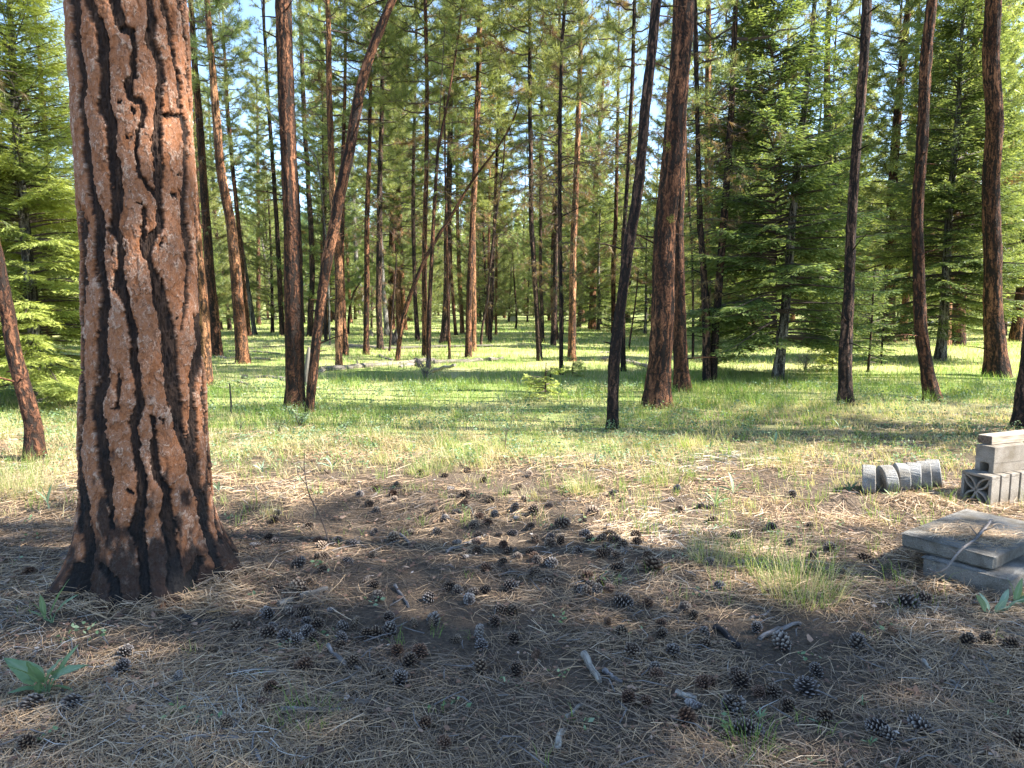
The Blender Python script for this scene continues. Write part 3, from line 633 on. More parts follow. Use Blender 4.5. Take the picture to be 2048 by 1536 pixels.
CR = {}
def pm_(name, mb): CR[name] = mb.mesh(name, [M['twig'], M['pine']])
pm_('near_a', pine_crown(11, 9.0, 2.3, 52, 9, 22, .18, .0055, .10, .5, .35))
pm_('near_b', pine_crown(12, 8.0, 1.9, 46, 9, 22, .18, .0055, .15, .5, .25))
pm_('near_c', pine_crown(15, 10.0, 2.6, 62, 10, 22, .18, .0055, .12, .6, .4))
pm_('shade', pine_crown(16, 9.0, 2.3, 95, 13, 16, .18, .010, .10, .6, .35))
pm_('mid_a', pine_crown(21, 9.5, 1.9, 84, 10, 20, .20, .011, .05, .5, .3, .12))
pm_('mid_b', pine_crown(22, 10.5, 1.8, 90, 10, 20, .20, .011, .07, .55, .25, .18))
pm_('mid_c', pine_crown(23, 9.0, 2.1, 78, 11, 20, .20, .011, .04, .45, .2, .1))
pm_('far_a', pine_crown(31, 13.0, 2.2, 125, 10, 16, .22, .020, .03, .8, .2, .08))
pm_('far_b', pine_crown(32, 12.0, 1.8, 120, 10, 16, .22, .020, .05, .8, .25, .1))
pm_('far_c', pine_crown(33, 14.0, 2.4, 135, 10, 16, .23, .020, .03, .85, .15, .08))
pm_('young_a', pine_crown(41, 5.5, 1.35, 75, 9, 15, .19, .013, .02, .8, .05, 0, .9))
pm_('young_b', pine_crown(42, 7.0, 1.5, 85, 9, 15, .19, .013, .02, .8, .1, 0, .9))
pm_('dead_a', bare_branches(51, 4.5, 34, 1.3)); pm_('dead_b', bare_branches(52, 4.0, 30, 1.5, True)); pm_('dead_c', bare_branches(53, 5.0, 26, 1.0))

# ------------------------------------------------------------------ pines whose trunks are seen one by one
def furrow_disp(amp, seed):
    def f(th, S, r):
        c, s_ = np.cos(th), np.sin(th); R0 = r.mean()
        n1 = fbm(c * R0 * 22 + seed, s_ * R0 * 22, S * 5.5, o=3, s=seed)
        return amp * (np.abs(n1) * 2.2 - .5)
    return f
def place_pine(pts, bark, Ht, crown, cz, dead, label, cscale=1.0, group=None, cat='pine tree', base_flare=1.25, name='pine_tree', dz=None):
    x0, y0, w0 = pts[0]; g = G(x0, y0); r0 = w0 / 2 / FPX * zc(g); Yp = g[1] + r0 * .8
    P = []
    for (px, py, w) in pts:
        p = AT(px, py, Yp); r_c, x_c = rad_of(px, w, Yp, p[2]); P.append([x_c, Yp, p[2], r_c])
    P = np.array(P); P[0, 2] = g[2]
    top = P[-1].copy(); dirn = (P[-1, :3] - P[-2, :3]); dirn /= abs(dirn[2]) + 1e-6; rt = top[3]
    zt = max(Ht, top[2] + .5); steps = np.arange(1, 7) / 6.0; ext = []
    for s_ in steps:
        zz = top[2] + (zt - top[2]) * s_; sh = (zz - top[2]); ext.append([top[0] + dirn[0] * sh * (1 - .35 * s_), top[1] + .02 * sh, zz, rt + (0.02 - rt) * s_])
    P = np.vstack([P, ext]); lean = (P[1] - P[0]); base0 = P[0] - lean / (abs(lean[2]) + 1e-6) * .18; base0[3] = P[0, 3] * 1.1; base0[2] = P[0, 2] - .18
    P = np.vstack([base0, P]); near = Yp < 18
    Q = smooth_path(P, 170 if near else 60)
    jit = np.stack([vn(Q[:, 2] * .8 + x0, Q[:, 2] * 0 + 3, s=4), vn(Q[:, 2] * .8 + x0, Q[:, 2] * 0 + 9, s=5)], 1) * r0 * .22
    Q[:, 1] += jit[:, 1]; Q[:, 0] += jit[:, 0] * .5
    fl = np.clip(1 - (Q[:, 2] - g[2]) / (r0 * 3.2), 0, 1) ** 2 * (base_flare - 1); Rr_ = Q[:, 3] * (1 + fl)
    o = thing(name, (P[1, 0], P[1, 1], g[2]), label, cat, group or 'pine trees')
    V, F, bk = tube(Q[:, :3], Rr_, 44 if near else 18, disp=furrow_disp(min(.012, r0 * .10), int(x0)))
    V = V - np.array([P[1, 0], P[1, 1], g[2]])
    mbk = MB(); mbk.add(V, F, .5, bk)
    if near:                                  # broken branch stubs
        for k_ in range(int(random.uniform(9, 20))):
            zq = random.uniform(.5, 7.5); c_ = np.array([np.interp(zq + g[2], Q[:, 2], Q[:, q_]) for q_ in range(4)]); a_ = random.uniform(0, 6.28); rv = c_[3]; c_ = c_[:3] - np.array([P[1, 0], P[1, 1], g[2]])
            dv = np.array([math.cos(a_), math.sin(a_), random.uniform(-.2, .5)]); L_ = random.uniform(.03, .28) if random.random() < .7 else random.uniform(.3, .7)
            e_ = c_ + dv * (rv + L_); add_tube(mbk, [c_ + dv * rv * .7, (c_ + dv * rv + e_) / 2 + np.array([0, 0, .03 * L_]), e_], [.012, .009, .004], 5)
    ob('trunk', mbk.mesh('trunk', M[bark], True), o)
    def at_z(z):
        q = [np.interp(z + g[2], Q[:, 2], Q[:, k_]) for k_ in range(3)]; return np.array(q) - np.array([P[1, 0], P[1, 1], g[2]])
    if crown:
        c0 = at_z(cz); c1 = at_z(min(zt - g[2], cz + 3)); d_ = Vector(c1 - c0).normalized(); Lc = CRL[crown]
        s_ = cscale * max(.45, (zt - g[2] - cz) / Lc)
        q = Vector((0, 0, 1)).rotation_difference(d_) @ Matrix.Rotation(random.uniform(0, 6.28), 3, 'Z').to_quaternion()
        c = ob('crown', CR[crown], o, c0); c.rotation_euler = q.to_euler(); rs_ = max(.8, min(1.1, s_)) * cscale * (.72 if near else .95); c.scale = (rs_, rs_, s_)
    if dead:
        z_d = max(1.2, cz - 4.2) if dz is None else dz; c0 = at_z(z_d); c1 = at_z(z_d + 2); d_ = Vector(c1 - c0).normalized()
        q = Vector((0, 0, 1)).rotation_difference(d_) @ Matrix.Rotation(random.uniform(0, 6.28), 3, 'Z').to_quaternion()
        c = ob('dead_branches', CR[dead], o, c0); c.rotation_euler = q.to_euler()
    return o
CRL = {'near_a': 9, 'near_b': 8, 'near_c': 10, 'mid_a': 9.5, 'mid_b': 10.5, 'mid_c': 9, 'far_a': 13, 'far_b': 12, 'far_c': 14, 'young_a': 5.5, 'young_b': 7}
O, B_, D_, Gy = 'bark_orange', 'bark_brown', 'bark_dark', 'bark_grey'
TREES = [
 ([(70,925,46),(66,850,38),(47,783,36),(25,717,35),(14,650,33),(-2,550,30),(-25,420,28)], B_, 11, 'near_b', 6.5, None, 'slim pine leaning left out of the frame at the left edge, beside the big pine'),
 ([(413,772,24),(404,600,22),(393,450,20),(380,300,18),(366,100,15)], O, 17, 'mid_a', 9, None, 'sunlit pine half hidden behind the right edge of the big pine'),
 ([(435,715,23),(425,600,21),(415,450,18),(410,400,17),(400,233,15),(390,117,13),(383,0,11)], B_, 18, 'mid_b', 7, 'dead_a', 'brown pine just right of the big pine, left of the bright orange one'),
 ([(460,660,9),(447,560,8),(433,467,7),(425,350,6)], D_, 13, 'mid_a', 7, 'dead_c', 'thin dark pine between the two orange pines right of the big pine'),
 ([(488,728,28),(478,620,24),(462,450,21),(443,350,19),(430,200,16),(422,100,13),(412,0,11)], O, 19, 'mid_c', 7.2, None, 'bright orange sunlit pine leaning slightly left, right of the big pine'),
 ([(497,673,12),(477,450,9),(458,250,7),(450,120,6)], B_, 17, 'mid_a', 7, 'dead_a', 'slender pine close behind the bright orange one'),
 ([(510,670,10),(493,560,9),(480,470,8)], Gy, 12, 'mid_b', 6, 'dead_c', 'small grey pine leaning left behind the bright orange one'),
 ([(517,650,9),(517,450,8),(515,300,6)], B_, 16, 'far_b', 6, 'dead_a', 'distant reddish pine between the orange pine and the forked looking pair'),
 ([(565,672,11),(554,450,9),(542,283,8),(532,133,7),(528,30,6)], D_, 17, 'mid_b', 6.5, 'dead_a', 'dark slim pine directly left of the tall straight pine of the leaning pair'),
 ([(590,820,39),(591,650,40),(585,450,36),(579,333,33),(571,167,34),(566,0,33)], B_, 21, 'near_a', 11.5, None, 'tall straight brown pine whose foot touches a leaning one, left of centre'),
 ([(617,833,18),(625,750,20),(636,650,19),(645,583,20),(654,517,22),(670,450,22),(677,400,22),(699,300,22),(715,200,21),(732,133,20),(757,67,18),(785,0,15)], B_, 14, 'near_b', 9, None, 'leaning pine that starts at the foot of a straight pine and tilts to the right'),
 ([(620,673,13),(624,550,11),(622,450,11),(619,400,10),(610,267,9),(606,167,9),(602,83,8)], D_, 17, 'mid_a', 7, 'dead_c', 'slim dark pine seen in the gap of the leaning pair'),
 ([(652,682,7),(649,550,6),(647,400,5)], D_, 10, 'mid_b', 5.5, 'dead_c', 'very thin dark pine right behind the leaning trunk'),
 ([(679,735,14),(677,650,16),(678,560,17),(674,480,15),(666,400,14),(662,300,13),(659,200,12),(657,100,11),(655,0,10)], O, 18, 'mid_c', 7.5, 'dead_a', 'orange pine crossed by the leaning trunk'),
 ([(692,710,13),(685,617,11),(684,550,9),(686,333,8),(689,233,7),(690,60,6)], B_, 17, 'mid_b', 6.2, 'dead_a', 'brown pine with a spread foot just behind the orange pine the leaning trunk crosses'),
 ([(702,647,7),(697,560,6),(693,480,6)], O, 15, 'far_b', 6, None, 'small far orange pine between close brown trunks left of centre'),
 ([(732,650,9),(725,600,8),(712,517,8),(709,450,8),(704,333,7),(700,230,6)], Gy, 15, 'mid_a', 6.5, 'dead_c', 'pale slanting pine crossing behind a straight brown one'),
 ([(732,710,12),(734,550,11),(734,450,10),(735,400,10),(739,307,8),(741,150,7)], B_, 17, 'mid_c', 7, 'dead_a', 'straight brown pine left of a dark pine with a bent foot'),
 ([(760,700,13),(757,550,12),(759,450,12),(760,333,10),(764,167,8),(768,40,7)], D_, 18, 'mid_b', 5.5, 'dead_b', 'dark pine with bent foot left of the burnt stump'),
 ([(774,673,11),(767,583,9),(762,480,8)], Gy, 14, 'far_b', 6, None, 'greyish pine with widened foot behind the dark bent one'),
 ([(794,638,6),(791,450,6)], O, 15, 'far_a', 6, None, 'thin far orange pine left of the long slanting pole'),
 ([(810,660,10),(805,583,9),(800,450,10),(797,380,8)], O, 15, 'far_a', 7, None, 'far orange pine behind the lower end of the slanting pole'),
 ([(820,642,10),(815,450,8)], O, 16, 'far_b', 7, None, 'far red brown pine right of the slanting pole foot'),
 ([(835,682,10),(830,583,8),(827,483,8),(826,433,8),(827,317,7),(830,180,6)], D_, 17, 'mid_b', 6, 'dead_b', 'dark pine right of the burnt stump'),
 ([(850,713,12),(849,550,10),(850,450,10),(851,400,9),(853,300,9),(854,200,8),(851,0,7)], B_, 18, 'mid_c', 6.5, 'dead_a', 'straight brown pine standing in the fallen log tangle, left of a pair'),
 ([(857,737,10),(859,617,9),(865,483,8),(870,400,7),(875,300,6),(889,233,5),(900,173,4)], B_, 10, 'mid_b', 6.8, 'dead_c', 'thin pine curving right beside the straight brown one at the log end'),
 ([(889,687,20),(894,583,14),(895,450,14),(897,367,12),(900,250,10),(902,120,8)], D_, 19, 'mid_c', 6, 'dead_b', 'sturdy dark pine with a flared foot at the picture centre'),
 ([(899,718,6),(897,640,5),(895,560,5)], B_, 7, None, 4, 'dead_c', 'thin pole like pine in front of the sturdy dark one'),
 ([(912,670,7),(902,550,6),(900,430,6)], B_, 15, 'far_b', 6, None, 'slim pine between the sturdy dark pine and the double trunk'),
 ([(925,667,9),(917,517,8),(915,417,7),(913,300,6)], O, 16, 'far_a', 6, 'dead_a', 'slim reddish pine just left of the double trunk'),
 ([(937,715,13),(939,583,12),(944,460,9),(948,340,7)], B_, 18, 'mid_a', 7.5, 'dead_b', 'left half of the double trunk, brown and shaded'),
 ([(947,703,12),(946,550,12),(946,450,11),(947,400,11),(952,333,10),(957,200,9),(959,100,8),(962,10,7)], O, 18, 'mid_b', 6.5, 'dead_a', 'right half of the double trunk, orange and sunlit'),
 ([(962,690,5),(964,657,5),(975,600,5),(982,517,5),(990,450,4),(1000,380,4)], D_, 7, None, 4, 'dead_c', 'thin crooked dark pine curving right, right of the double trunk'),
 ([(975,673,6),(977,560,5),(978,470,5)], O, 13, 'far_b', 5, None, 'thin orange pine hidden behind the crooked dark ones'),
 ([(979,688,9),(984,583,8),(985,517,8),(990,450,7),(989,417,6),(994,300,5)], D_, 15, 'mid_a', 5.5, 'dead_b', 'straight dark pine next to the crooked thin one'),
 ([(992,670,5),(993,550,5),(994,430,4)], O, 13, 'far_b', 5, None, 'very thin orange pine right of the straight dark one'),
 ([(1080,722,12),(1071,583,10),(1063,450,10),(1062,400,9),(1060,200,8),(1060,0,6)], D_, 18, 'mid_b', 6, 'dead_b', 'dark pine bowed to the left, right of the open centre'),
 ([(1086,688,8),(1081,550,7),(1081,450,6),(1081,300,6),(1084,167,5)], D_, 16, 'mid_a', 6, 'dead_a', 'thin dark pine close behind the bowed one'),
 ([(1106,690,11),(1111,550,10),(1113,450,9),(1115,330,8),(1117,200,7)], D_, 16, 'mid_c', 6, 'dead_b', 'dark pine in the middle of the group right of the open centre'),
 ([(1122,750,9),(1122,617,8),(1120,450,8),(1119,400,8),(1120,233,8),(1124,83,7),(1131,0,7)], D_, 14, 'mid_b', 5.5, 'dead_b', 'thin straight pine nearest of the group right of the open centre'),
 ([(1143,723,17),(1145,583,14),(1148,450,13),(1152,367,12),(1156,267,11),(1159,167,10),(1161,50,9)], O, 18, 'mid_c', 6.5, 'dead_b', 'orange footed pine at the right of that group, small firs at its foot'),
 ([(1227,667,10),(1227,517,9),(1232,433,8),(1234,300,7),(1236,180,6)], B_, 16, 'mid_a', 6, 'dead_b', 'brown pine left of the dark leaning trunk'),
 ([(1225,860,23),(1226,783,22),(1229,717,25),(1237,650,21),(1246,583,20),(1254,517,22),(1262,450,22),(1269,433,22),(1281,333,21),(1289,233,20),(1301,133,20),(1314,0,19)], D_, 17, 'near_a', 10.5, None, 'dark leaning pine sweeping up to the right, left of the thick red pine'),
 ([(1246,743,11),(1246,600,9),(1247,483,9),(1256,333,8),(1264,167,8),(1269,0,7)], D_, 17, 'mid_b', 6.2, 'dead_b', 'slim dark pine running up behind the dark leaning one'),
 ([(1314,817,56),(1315,783,50),(1321,683,46),(1326,583,46),(1334,450,43),(1339,400,43),(1344,333,43),(1353,200,41),(1361,100,42),(1367,0,42)], B_, 23, 'near_c', 12.5, None, 'thick red brown pine right of centre with a spread foot'),
 ([(1364,785,34),(1358,683,28),(1357,583,24),(1358,450,22),(1362,300,20),(1370,0,18)], B_, 19, 'mid_c', 8, None, 'flaky pine tucked behind the right side of the thick red pine'),
 ([(1414,767,17),(1412,650,17),(1407,550,14),(1400,450,12),(1399,433,12),(1396,300,10),(1393,167,9),(1390,0,8)], D_, 17, 'near_b', 6.5, 'dead_b', 'left trunk of the dark twin pines right of the thick red pine'),
 ([(1427,767,15),(1431,650,15),(1439,550,16),(1447,450,15),(1449,433,15),(1456,333,14),(1464,200,12),(1469,100,11),(1472,0,10)], D_, 16, 'near_c', 5.0, 'dead_b', 'right trunk of the dark twin pines, tilting right, needles hanging from its top'),
 ([(1419,690,12),(1417,550,10),(1414,450,12),(1416,267,13),(1417,100,12),(1416,0,11)], O, 17, 'mid_c', 6, 'dead_b', 'sunlit pine seen behind the dark twin pines'),
 ([(1689,810,31),(1689,717,28),(1698,583,22),(1703,450,21),(1712,333,20),(1723,200,20),(1729,100,20),(1735,0,21)], D_, 18, 'near_b', 10, None, 'dark slim pine standing alone right of the dense fir'),
 ([(1863,803,36),(1859,783,32),(1850,717,29),(1843,650,27),(1839,550,26),(1834,450,25),(1835,400,24),(1838,333,24),(1845,233,24),(1850,133,24),(1863,0,22)], B_, 18, 'near_a', 9.5, None, 'gently bent red brown pine with a scarred foot, second large trunk from the right'),
 ([(1996,755,52),(1995,683,45),(1990,583,39),(1987,450,38),(1986,333,37),(1986,200,37),(1986,0,35)], B_, 21, 'near_c', 10, None, 'thick dark straight pine near the right edge'),
 ([(2046,862,50),(2052,783,44),(2062,650,40),(2076,560,36),(2090,400,32)], D_, 13, 'near_b', 6.5, None, 'dark pine cut by the right edge, above the concrete blocks'),
 ([(1803,683,22),(1808,620,16),(1813,550,13),(1818,483,12),(1822,380,11),(1828,250,10)], O, 18, 'mid_a', 8, None, 'orange pine lit on its right side, among the firs left of the bent pine'),
 ([(1930,640,9),(1939,583,9),(1956,507,8),(1980,440,8),(2006,383,8),(2026,267,8),(2046,167,7)], O, 14, 'mid_b', 9, None, 'far slender pine leaning right past the thick dark straight one'),
 ([(1950,640,8),(1958,580,8),(1968,540,7),(1985,470,6)], B_, 10, None, 8, 'dead_c', 'short leaning pine just left of the thick dark straight one'),
 ([(150,600,12),(147,470,12),(143,430,12),(138,330,12),(131,230,11),(124,120,10)], D_, 15, 'mid_c', 6.2, 'dead_b', 'dark pine seen between the light green fir and the big pine'),
 ([(1386,720,6),(1386,617,5),(1384,500,4),(1380,433,4)], D_, 8, None, 5, 'dead_c', 'thin dead looking pole right of the thick red pine'),
]
TREES.append(([(-150, 872, 34), (-156, 500, 30), (-162, 250, 27)], B_, 12, 'near_b', 4.9, 'dead_b', 'pine beyond the left edge whose brownish boughs hang into the upper left corner'))
for T in TREES:
    place_pine(*T)
# saplings and poles without a crown
for pts, bk_, Ht, lab in [
 ([(795,722,10),(802,650,9),(819,593,9),(845,527,8),(879,467,7),(905,427,6),(945,360,5),(972,327,4)], B_, 6.6, 'long bare pole slanting up to the right across the centre trunks'),
 ([(779,703,5),(783,640,4),(789,573,4)], D_, 3, 'short dead sapling leaning right by the long slanting pole'),
 ([(697,667,5),(697,640,5),(700,610,4),(707,585,4),(717,570,3)], D_, 3.2, 'bent dead sapling arching right between brown trunks'),
 ([(660,690,4),(655,500,4),(648,440,3),(635,317,3),(622,298,3),(600,283,2)], Gy, 8.2, 'pale thin dead stem hooking left at its top'),
 ([(552,640,5),(540,570,4),(530,520,4),(524,480,3)], Gy, 6, 'pale slanting dead stem left of the tall straight pine'),
 ([(1404,720,4),(1408,690,4),(1412,660,4)], D_, 2.2, 'short dark stick like sapling left of the twin pines'),
 ([(1031,660,5),(1033,640,4),(1031,600,4),(1028,560,3)], D_, 4.2, 'thin dark sapling far off by the small white shelter'),
 ([(1257,700,4),(1262,665,4),(1266,640,3)], D_, 2.5, 'thin dark sapling between the leaning dark pine and the thick red one')]:
    place_pine(pts, bk_, Ht, None, 3, None, lab, cat='sapling', group='bare saplings', name='sapling')

# ------------------------------------------------------------------ firs
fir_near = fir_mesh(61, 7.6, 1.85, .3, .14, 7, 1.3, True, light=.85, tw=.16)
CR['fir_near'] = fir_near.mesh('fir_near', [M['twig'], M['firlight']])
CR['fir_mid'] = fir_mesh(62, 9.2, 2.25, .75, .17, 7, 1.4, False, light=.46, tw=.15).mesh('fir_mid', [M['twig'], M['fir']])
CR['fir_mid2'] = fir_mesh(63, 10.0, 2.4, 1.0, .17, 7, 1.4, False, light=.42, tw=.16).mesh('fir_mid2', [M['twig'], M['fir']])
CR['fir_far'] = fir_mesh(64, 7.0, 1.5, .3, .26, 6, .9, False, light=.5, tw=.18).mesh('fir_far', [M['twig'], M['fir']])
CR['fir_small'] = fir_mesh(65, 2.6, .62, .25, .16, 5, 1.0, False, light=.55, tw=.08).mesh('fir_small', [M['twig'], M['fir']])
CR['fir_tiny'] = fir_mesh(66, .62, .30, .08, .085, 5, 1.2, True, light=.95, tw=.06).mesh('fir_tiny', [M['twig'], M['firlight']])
def fir(pos, key, Ht, r0, label, sc=1, cat='fir tree', bark='bark_grey', name='fir_tree', group='fir trees', lean=0.0):
    o = thing(name, pos, label, cat, group)
    z = np.linspace(-.15, Ht * .98, 30); P = np.stack([lean * z + .02 * np.sin(z * 1.3), 0 * z, z], 1); rr_ = r0 * (1 - z.clip(0) / Ht) ** .8 + .006
    V, F, bk = tube(P, rr_ * (1 + .35 * np.clip(1 - z / (r0 * 4), 0, 1)), 16); ob('trunk', mk('trunk', V, [F], M[bark], {'bk': bk}, smooth=True), o)
    c = ob('crown', CR[key], o, (0, 0, 0), (0, lean, random.uniform(0, 6.28)), sc); return o
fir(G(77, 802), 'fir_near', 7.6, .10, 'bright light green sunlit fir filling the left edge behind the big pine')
fir(G(-60, 770), 'fir_mid', 9.2, .11, 'darker fir at the far left, behind the bright light green one')
fir(G(1555, 757), 'fir_mid', 9.4, .095, 'dense dark fir with low sweeping boughs, between the twin pines and the lone slim pine', lean=.055)
fir(G(1880, 722), 'fir_mid2', 10.0, .12, 'broad dark fir behind the bent red brown pine')
fir(G(1650, 690), 'fir_far', 8.4, .08, 'light green fir showing left of the lone slim pine', 1.2)
fir(G(1775, 672), 'fir_far', 8.4, .08, 'light green fir between the lone slim pine and the bent pine', 1.2)
fir(G(1290, 668), 'fir_far', 7, .07, 'yellow green fir seen between the dark leaning pine and the thick red pine')
fir(G(1196, 662), 'fir_far', 7.7, .09, 'dark fir with open shade under it, right of the group of dark pines', 1.1)
fir(G(1480, 700), 'fir_mid', 7.8, .08, 'smaller dark fir left of the dense dark fir', .85)
fir(G(210, 700), 'fir_far', 8.4, .08, 'green fir hidden behind the big pine', 1.2)
for px, py, s_, l in [(1736, 744, .85, 'young dark fir with bare thin stem, right of the lone slim pine'), (1761, 728, .8, 'young fir with thin bent stem, behind and right of its like'), (1420, 742, .5, 'sparse little fir at the foot of the twin pines'),
                      (1980, 655, .9, 'small round fir behind the thick dark straight pine'), (1940, 650, .8, 'small pale fir left of the thick dark straight pine'), (545, 655, .8, 'small green fir left of the tall straight pine'), (1210, 730, .0, '')]:
    if s_: fir(G(px, py), 'fir_small', 2.6 * s_, .022, l, s_, bark='bark_dark', cat='young fir', name='young_fir', group='young firs')
for px, py, s_, l in [(1090, 800, .95, 'bright yellow green fir seedling standing in the grass, left of the dark leaning pine'), (1145, 752, .75, 'dark small fir seedling at the foot of the orange footed pine'), (1101, 762, .5, 'tiny dark seedling between the two others'),
                      (1665, 742, 1.3, 'yellow green fir seedling left of the lone slim pine')]:
    fir(G(px, py), 'fir_tiny', .62 * s_, .008, l, s_, bark='bark_dark', cat='fir seedling', name='fir_seedling', group='fir seedlings')

# ------------------------------------------------------------------ the forest behind, tree by tree
def std_trunk(seed, Ht, r0):
    z = np.linspace(-.2, Ht, 40); r_ = np.random.default_rng(seed); P = np.stack([.14 * np.sin(z * .35 + seed) + .01 * z * r_.normal(), .14 * np.cos(z * .3 + seed), z], 1)
    rr_ = r0 * (1 - z.clip(0) / Ht) ** .7 + .01; rr_ *= 1 + .3 * np.clip(1 - z / (r0 * 4), 0, 1)
    V, F, bk = tube(P, rr_, 12); return V, F, bk
TRK = {}
for nm, sd, Ht, r0 in (('a', 1, 17, .15), ('b', 2, 15, .11), ('c', 3, 18, .19), ('y', 4, 6, .06)):
    V, F, bk = std_trunk(sd, Ht, r0)
    for bm in (O, B_, D_): TRK[nm, bm] = mk('far_trunk', V, [F], M[bm], {'bk': bk}, smooth=True)
def std_pine(x, y, nm, bm, crown, cz, sc, label, group, dead=None, csc=1):
    o = thing('pine_tree', (x, y, float(H(x, y))), label, 'pine tree', group, (random.uniform(-.03, .03), random.uniform(-.03, .03), random.uniform(0, 6.28)))
    o.scale = (sc,) * 3
    t_ = ob('trunk', TRK[nm, bm], o); c = ob('crown', CR[crown], o, (0, 0, cz)); c.scale = (csc, csc, 1)
    if dead: ob('dead_branches', CR[dead], o, (0, 0, max(.8, cz - 3.8)), (0, 0, random.uniform(0, 6)))
    return o
rf = np.random.default_rng(99); placed = []
base_pts = [G(t_[0][0][0], t_[0][0][1])[:2] for t_ in TREES]
def ok(x, y, dmin):
    return all((x - a_) ** 2 + (y - b_) ** 2 > dmin ** 2 for a_, b_ in placed)
LMK = [(-250, 'leaning left edge pine'), (60, 'light green fir'), (280, 'big pine'), (470, 'bright orange pine'), (585, 'leaning pair'), (680, 'orange pine past the leaning trunk'), (760, 'dark pine by the stump'), (850, 'slanting pole'), (897, 'sturdy dark pine'), (946, 'double trunk'), (1063, 'bowed dark pine'), (1150, 'orange footed pine'), (1250, 'dark leaning pine'), (1335, 'thick red pine'), (1425, 'dark twin pines'), (1575, 'dense dark fir'), (1700, 'lone slim pine'), (1840, 'bent pine'), (1990, 'thick dark straight pine'), (2250, 'right edge pine')]
cnt = 0; tries = 0
while cnt < 225 and tries < 6000:
    tries += 1
    y = 24 + 62 * rf.random() ** .8; x = rf.uniform(-1, 1) * (y * .74 + 4); px = 1024 + 1420 * x / y
    if y < 48 and 985 < px < 1060: continue
    if y < 31 and 560 < px < 1250 and rf.random() < .75: continue
    if not ok(x, y, 1.8 if y < 45 else 2.2): continue
    placed.append((x, y)); cnt += 1
    far = y > 45
    zone = 'left' if px < 560 else ('centre' if px < 1250 else 'right')
    ln_ = min(LMK, key=lambda q: abs(q[0] - px)); sd_ = 'left' if px < ln_[0] else 'right'; dp_ = 'in the first row' if y < 36 else ('in the middle rows' if y < 52 else ('far back' if y < 68 else 'very far back'))
    lab = ('distant pine deep in the tree wall, ' if far else 'pine in the first dense row behind the meadow, ') + {'left': 'left of the tall straight pine', 'centre': 'behind the open meadow', 'right': 'right of the thick red pine'}[zone]
    grp = ('distant pines ' if far else 'pines behind the meadow ') + zone
    yg = rf.random() < .52
    lab = 'pine %s, just %s of the %s' % (dp_, sd_, ln_[1]); grp = 'pines behind the meadow'
    if yg: std_pine(x, y, 'y', D_, ['young_a', 'young_b'][int(rf.random() * 2)], .5 if not far else .3, rf.uniform(.8, 1.35), 'young ' + lab, 'young pines behind the meadow')
    else: std_pine(x, y, 'abc'[int(rf.random() * 3)], (O, B_, D_)[int(rf.random() * 3)], ['far_a', 'far_b', 'far_c'][int(rf.random() * 3)], rf.uniform(1.4, 3.4) if y < 34 else rf.uniform(.7, 2.4), rf.uniform(.8, 1.05), 'tall ' + lab, grp, 'dead_a' if y < 40 else None)

ob('crown', CR['near_c'], hero, (-.2, 0, 15.5))
for (px_, y_, l_) in [(1772, 27, 'tall full pine rising between the lone slim pine and the bent pine'), (1925, 25, 'tall full pine rising between the bent pine and the thick dark straight pine'), (1640, 30, 'tall pine whose top shows above the fir left of the lone slim pine'), (2040, 28, 'tall pine showing in the gap right of the thick dark straight pine')]:
    std_pine((px_ - 1024) / 1420 * y_, y_, 'c', B_, 'far_c', 2.6, 1.05, l_, 'tall pines behind the firs', None, 1.15)
# one merged wood beyond
mbf = MB(); CC = []; DD = []; TT = []
for k_ in range(420):
    y = rf.uniform(86, 150); x = rf.uniform(-1, 1) * (y * .8 + 5); ht = rf.uniform(10, 19); z0 = 0
    add_tube(mbf, [[x, y, z0], [x, y, ht]], [.18, .03], 4, .5, 0, cap=False)
    nn = 60; u = rf.random(nn) ** .8; a_ = rf.uniform(0, 6.28, nn); rr_ = 2.4 * (1 - u) ** .7 * rf.uniform(.4, 1, nn)
    CC.append(np.stack([x + rr_ * np.cos(a_), y + rr_ * np.sin(a_), 1.2 + u * (ht - 1)], 1)); DD.append(np.stack([np.cos(a_), np.sin(a_), .6 + 0 * a_], 1)); TT.append(np.clip(.5 + .3 * u + rf.normal(0, .2, nn), .2, 1))
needles(mbf, np.vstack(CC), np.vstack(DD), 11, .8, .16, .95, np.concatenate(TT), .1)
tag(ob('distant_wood', mbf.mesh('distant_wood', [M['twig'], M['pine']])), 'hazy mass of pines closing the view behind all other trees', 'wood', kind='stuff')

# ------------------------------------------------------------------ trees standing outside the frame to the right: their shade falls on the foreground
def off_pine(x, y, crown, cz, sc, csc=1.0):
    std_pine(x, y, 'c', B_, crown, cz, sc, 'pine standing beyond the right edge of the view, shading the foreground', 'pines outside the frame', None, csc)
for a_ in [(6.6, .7, 'shade', 4.0, .85, 1.0), (9.0, 1.5, 'shade', 4.4, .9, 1.0), (11.8, .6, 'shade', 4.5, .95, 1.1), (10.4, 1.7, 'shade', 5.5, .95, .95), (13.8, 1.3, 'near_b', 6, 1, 1), (7.7, -.3, 'shade', 3.6, .9, 1.1), (8.0, -1.2, 'shade', 4.2, .9, 1.2), (13.5, -.8, 'near_b', 4.5, 1.0, 1.2), (11.0, -3.0, 'shade', 4.0, .95, 1.2), (15.5, .6, 'near_b', 5, 1.0, 1.0), (11.2, 2.7, 'shade', 10.2, .95, .95), (8.6, 7.3, 'near_b', 2.6, .8, .75), (12.2, 7.0, 'near_a', 3.4, .85, .7), (13.0, 6.4, 'near_b', 9.5, .9, .6), (13.2, 8.4, 'shade', 9.5, .9, .75), (17.5, 11.8, 'shade', 8, .95, .8), (14.6, 13.4, 'shade', 8.5, .95, .7), (19, 9.2, 'shade', 9, 1, .6)]:
    off_pine(*a_)

